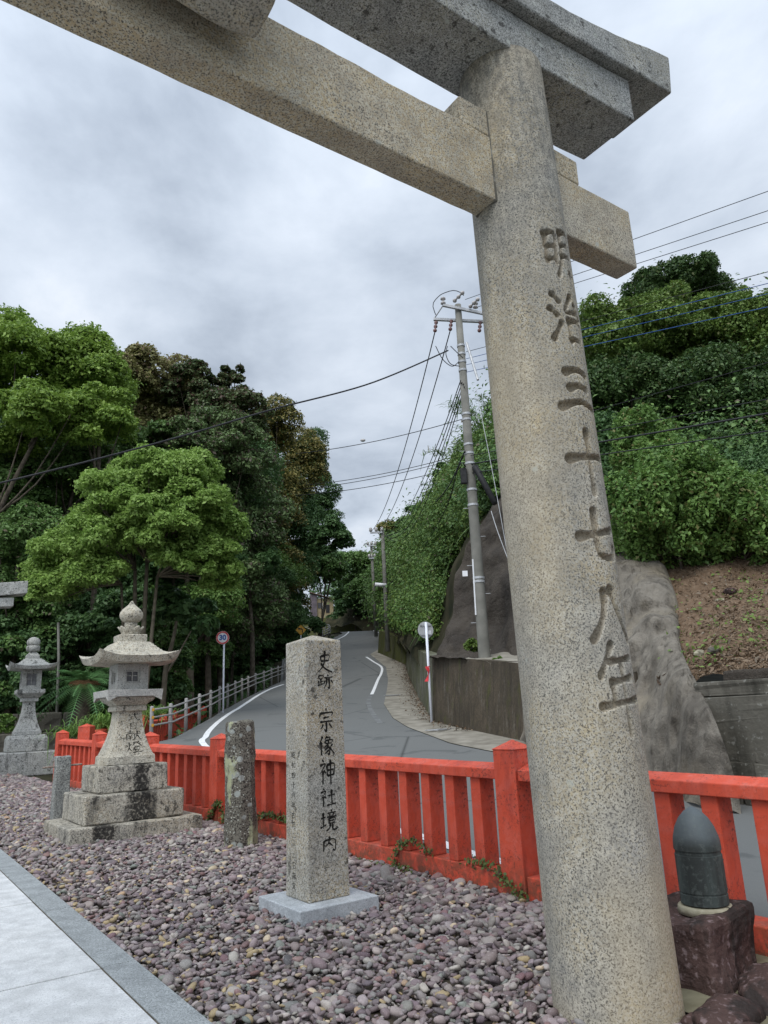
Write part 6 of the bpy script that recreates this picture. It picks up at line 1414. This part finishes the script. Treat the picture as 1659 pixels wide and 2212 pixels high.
# understorey by the road and behind the lanterns
US = [('dark shrub behind the left lantern finial', 60, 1440, 120, 90, 30, 'lf_dark', 6000, .18, 18, .3), ('dark shrub filling the shade between the lanterns', 190, 1420, 170, 100, 31, 'lf_dark', 7000, .18, 22, .3), ('leafy shrub under the bright round tree behind the near lantern', 330, 1405, 190, 130, 27.5, 'lf_mid', 9500, .18, 22, .3), ('dark shrub among the bare trunks', 430, 1420, 130, 90, 34, 'lf_mid', 6000, .18, 20, .3), ('dark shrub right of the speed sign plate', 520, 1390, 120, 110, 37, 'lf_dark', 6500, .2, 22, .3), ('dark shrub behind the left top edge of the marker', 600, 1395, 110, 90, 45, 'lf_dark', 5500, .24, 20, .3), ('leafy green shrub behind the second guardrail post', 365, 1490, 90, 60, 23.5, 'lf_mid', 4500, .12, 16, .32), ('dark shrub behind the middle of the guardrail', 520, 1465, 110, 60, 33, 'lf_dark', 4500, .18, 16, .3), ('dark shrub behind the far end of the guardrail', 590, 1425, 100, 60, 42, 'lf_dark', 4500, .22, 16, .3), ('dark low shrub right of the cycad behind the lantern', 265, 1465, 90, 90, 26, 'lf_dark', 4500, .16, 16, .3), ('dark shrub left of the cycad', 70, 1470, 90, 110, 25.5, 'lf_dark', 4500, .16, 16, .3), ('fern like green plant at the left edge by the low stone wall', 8, 1565, 50, 50, 21.5, 'lf_grass', 1500, .12, 10, .36), ('dark shrub above the speed sign post foot', 450, 1455, 90, 70, 29, 'lf_mid', 4000, .16, 16, .3), ('yellow green weed beside the first guardrail post', 352, 1583, 22, 34, 18.9, 'lf_grass', 500, .09, 6, .4), ('dark hedge like shrub under the hut', 668, 1350, 80, 44, 56, 'lf_dark', 4500, .26, 16, .3), ('dark shrub inside the far bend of the road', 735, 1345, 70, 40, 86, 'lf_dark', 3000, .40, 12, .32), ('mid green shrub left of the yellow warning sign', 610, 1365, 80, 80, 45, 'lf_mid', 4000, .24, 14, .3)]
for k, t in enumerate(US): tree('shrub', *t, seed=150+k, cat='shrub', trunk=False, low=-.9)
# woodland floor and the wood behind, which no one could count
n = 5200; xx = r.uniform(-48, -3, n); yy = r.uniform(24, 70, n); ok = (XL(yy)-xx) > .7; xx, yy = xx[ok], yy[ok]
PG = np.stack([xx, yy, terrain_z(xx, yy)], 1); k = np.repeat(np.arange(len(PG)), 14); d_ = rdir(r, len(k)); d_[:, 2] = abs(d_[:, 2]); Q = PG[k]+d_*(.55*np.exp(r.normal(0, .4, len(PG))))[k][:, None]; V, F = leaf_geo(Q, d_*.5+np.array([0, 0, .5]), .24, r); tag(np_mesh('woodland_floor', V, F, MAT['lf_dark']), kind='stuff')
n = 230; cx = np.concatenate([r.uniform(-62, -10, n), r.uniform(-30, 18, 50)]); cy = np.concatenate([r.uniform(46, 70, n), r.uniform(96, 128, 50)]); PQ = []; DQ = []
for x, y in zip(cx, cy):
    if (x > XL(y)-3.5 and y < 80) or (-17 < x < -5 and 80 < y < 121): continue
    z = float(terrain_z(x, y)); m = 900; d_ = rdir(r, m); hgt = r.uniform(3.0, 6.5) if y < 80 else r.uniform(2.5, 4.5); q = np.array([x, y, z+hgt*.8])+d_*np.array([3.0, 3.0, hgt])*(1-.25*r.random(m))[:, None]; PQ.append(q); DQ.append(d_*.5+np.array([0, 0, .4]))
V, F = leaf_geo(np.concatenate(PQ), np.concatenate(DQ), .42, r); tag(np_mesh('far_wood', V, F, MAT['lf_dark']), kind='stuff')
# cycad
cc = at(182, 1482, 22.6); root = thing('cycad', 'sago palm with long arching fronds round a brown centre, between the two lanterns', 'palm', (cc[0], cc[1], float(terrain_z(cc[0], cc[1])))); hz = cc[2]-root.location.z
MB().tube([(0, 0, -.2), (0, 0, hz-.05)], [.24, .2], 12).build('trunk', MAT['bark'], root, True)
rc_ = np.random.default_rng(3); V, F = ico(3); Bc = V*np.array([.42, .42, .16])*(1+vnoise(V, 6, 2, 3)*.25)[:, None]; o = np_mesh('cone', Bc, F, mat_simple('cycad_cone', (.10, .055, .03), (.24, .14, .07), 22, .9, .1, .8), root); o.location = (0, 0, hz+.04)
for q in range(46):
    a = rc_.uniform(0, 2*math.pi); el = rc_.uniform(-.25, 1.15); Lf = rc_.uniform(1.15, 1.6); t = np.linspace(0, 1, 22); hr = Lf*(t*math.cos(el)*.95+.12*t*t); vz = Lf*(t*math.sin(el)-.62*t*t*(1.05-.3*math.sin(el))); ca, sa = math.cos(a), math.sin(a)
    C = np.stack([ca*hr, sa*hr, vz], 1); Tn = np.gradient(C, axis=0); Tn /= np.linalg.norm(Tn, axis=1)[:, None]; Sd = np.array([-sa, ca, 0]); Up = np.cross(Sd, Tn); v = []; f = []
    for i in range(2, 22):
        wl = .24*math.sin(math.pi*min(1, .12+t[i]*.86))**.6*(1 if t[i] < .97 else .5)
        for s_ in (-1, 1):
            b = len(v); e = C[i]+Sd*s_*wl+Tn[i]*wl*.55-Up[i]*wl*.12*(-1)-np.array([0, 0, .03]); v += [C[i]-Tn[i]*.016, C[i]+Tn[i]*.02, e]; f.append((b, b+1, b+2))
    for i in range(0, 21): b = len(v); v += [C[i]-Sd*.012, C[i]+Sd*.012, C[i+1]+Sd*.01, C[i+1]-Sd*.01]; f.append((b, b+1, b+2)); f.append((b, b+2, b+3))
    o = np_mesh('frond', np.array(v), np.array(f), MAT['lf_cycad'], root); o.location = (0, 0, hz+.02)
# grass tussocks near the fence corner and by the guardrail
for k, (x, y, Y, L, n, lab) in enumerate([(225, 1556, 19.6, .75, 420, 'arching grass tussock behind the near lantern and red fence'), (160, 1575, 19.8, .55, 300, 'grass tussock spilling over behind the left end of the red fence'), (335, 1530, 21.5, .5, 260, 'grass tussock behind the first guardrail post')]):
    c = at(x, y, Y); rb_ = np.random.default_rng(k+31); P = rb_.normal(0, .16, (n, 3))*np.array([1.6, 1, .3]); V, F = blades(rb_, P, np.tile([[0, 0, .6]], (n, 1)), L, .022, 0, 0, .75, .45); o = np_mesh('grass_tussock', V, F, MAT['lf_grass']); o.location = tuple(c-np.array([0, 0, .15])); tag(o, lab, 'grass')
# ivy on the fence base
def ivy(lab, pts, n, sz, seed):
    ri = np.random.default_rng(seed); C = catmull(np.array(pts), 60); k = ri.integers(0, 60, n); P = C[k]+ri.normal(0, .022, (n, 3))*np.array([1, 1, .9]); Nn = np.tile([[-.7, -.5, .5]], (n, 1)); V, F = leaf_geo(P, Nn, sz, ri, .8); o = np_mesh('creeper', V, F, MAT['lf_moss']); return tag(o, lab, 'creeper')
def fpt(s, z, out=.135):
    p = FH+FD*s-FN*out; return np.array([p[0], p[1], float(gz(*p))+z])
ivy('creeper on the fence base between the marker and the capped post', [fpt(1.0, .20, .11), fpt(1.25, .26, .08), fpt(1.45, .22, .11), fpt(1.5, .05), fpt(1.3, .02)], 330, .026, 1)
ivy('small green creeper at the foot of the capped post by the torii', [fpt(.55, .19, .1), fpt(.25, .20, .11), fpt(.05, .12, .15), fpt(-.15, .02, .15)], 240, .025, 2)
ivy('creeper on the fence base between the lichened post and the marker', [fpt(3.2, .04), fpt(3.5, .22, .11), fpt(3.9, .25, .08), fpt(4.2, .22, .11), fpt(4.4, .06)], 460, .034, 3)
ivy('dark creeper on the fence left of the lichened post', [fpt(5.1, .05, .14), fpt(5.3, .3, .14), fpt(5.45, .2, .14), fpt(5.6, .03, .14)], 300, .034, 4)
ivy('thin moss line in the gravel along the fence foot', [fpt(2.0, .0, .2), fpt(1.6, .0, .21), fpt(1.2, .01, .2)], 260, .03, 5)
# dead leaves and twigs: on the bank, in the gutter
P, N_ = hill_samples(r, 7000, BANK, 0, .95, .0, .8); V, F = leaf_geo(P+N_*.012, N_, .042, r, .5, .5); tag(np_mesh('leaf_litter', V, F, MAT['lf_litter']), kind='stuff')
P, N_ = hill_samples(r, 1500, BANK, 0, .95, .0, .8); V, F = leaf_geo(P+N_*.03, N_, .085, r, .3, .7); tag(np_mesh('leaf_litter', V, F, MAT['lf_litter']), kind='stuff')
P, N_ = hill_samples(r, 90, BANK, 0.1, .95, .1, .7); k = np.repeat(np.arange(90), 8); V, F = leaf_geo(P[k]+r.normal(0, .09, (len(k), 3))+np.array([0, 0, .04]), N_[k], .06, r, .6); tag(np_mesh('bank_weeds', V, F, MAT['lf_vine']), kind='stuff')
yy = r.uniform(18, 48, 2000); q = r.beta(6, 1.1, 2000); xx = XR(yy)*(1-q)+wall_foot_x(yy)*q; P = np.stack([xx, yy, rz(yy)+.05+r.uniform(0, .03, 2000)], 1); V, F = leaf_geo(P, np.tile([[0, 0, 1.]], (2000, 1)), .06, r, .5, .4); tag(np_mesh('gutter_litter', V, F, MAT['lf_litter']), kind='stuff')
for k, (px, py, Y, dims, m, lab) in enumerate([(1545, 1418, 11.2, (.22, .16, .1), 'masonry', 'grey stone lying on the leaf strewn bank near the coping'), (1505, 1412, 11.3, (.24, .12, .12), 'cement', 'pale broken rock on the bank beside the sprayed concrete'), (1575, 1270, 13.6, (.34, .2, .16), 'redrock', 'brown rock lying high on the bank under the bush'), (1560, 1300, 13.2, (.22, .14, .08), 'cement', 'small pale slab on the middle of the bank')]):
    c = at(px, py, Y); j = np.argmin(np.linalg.norm(BANK.reshape(-1, 3)[:, :2]-c[:2], axis=1)); q = BANK.reshape(-1, 3)[j]; boulder('bank_rock', tuple(q+np.array([0, 0, .02])), dims, k*.7, MAT[m], lab, 40+k)
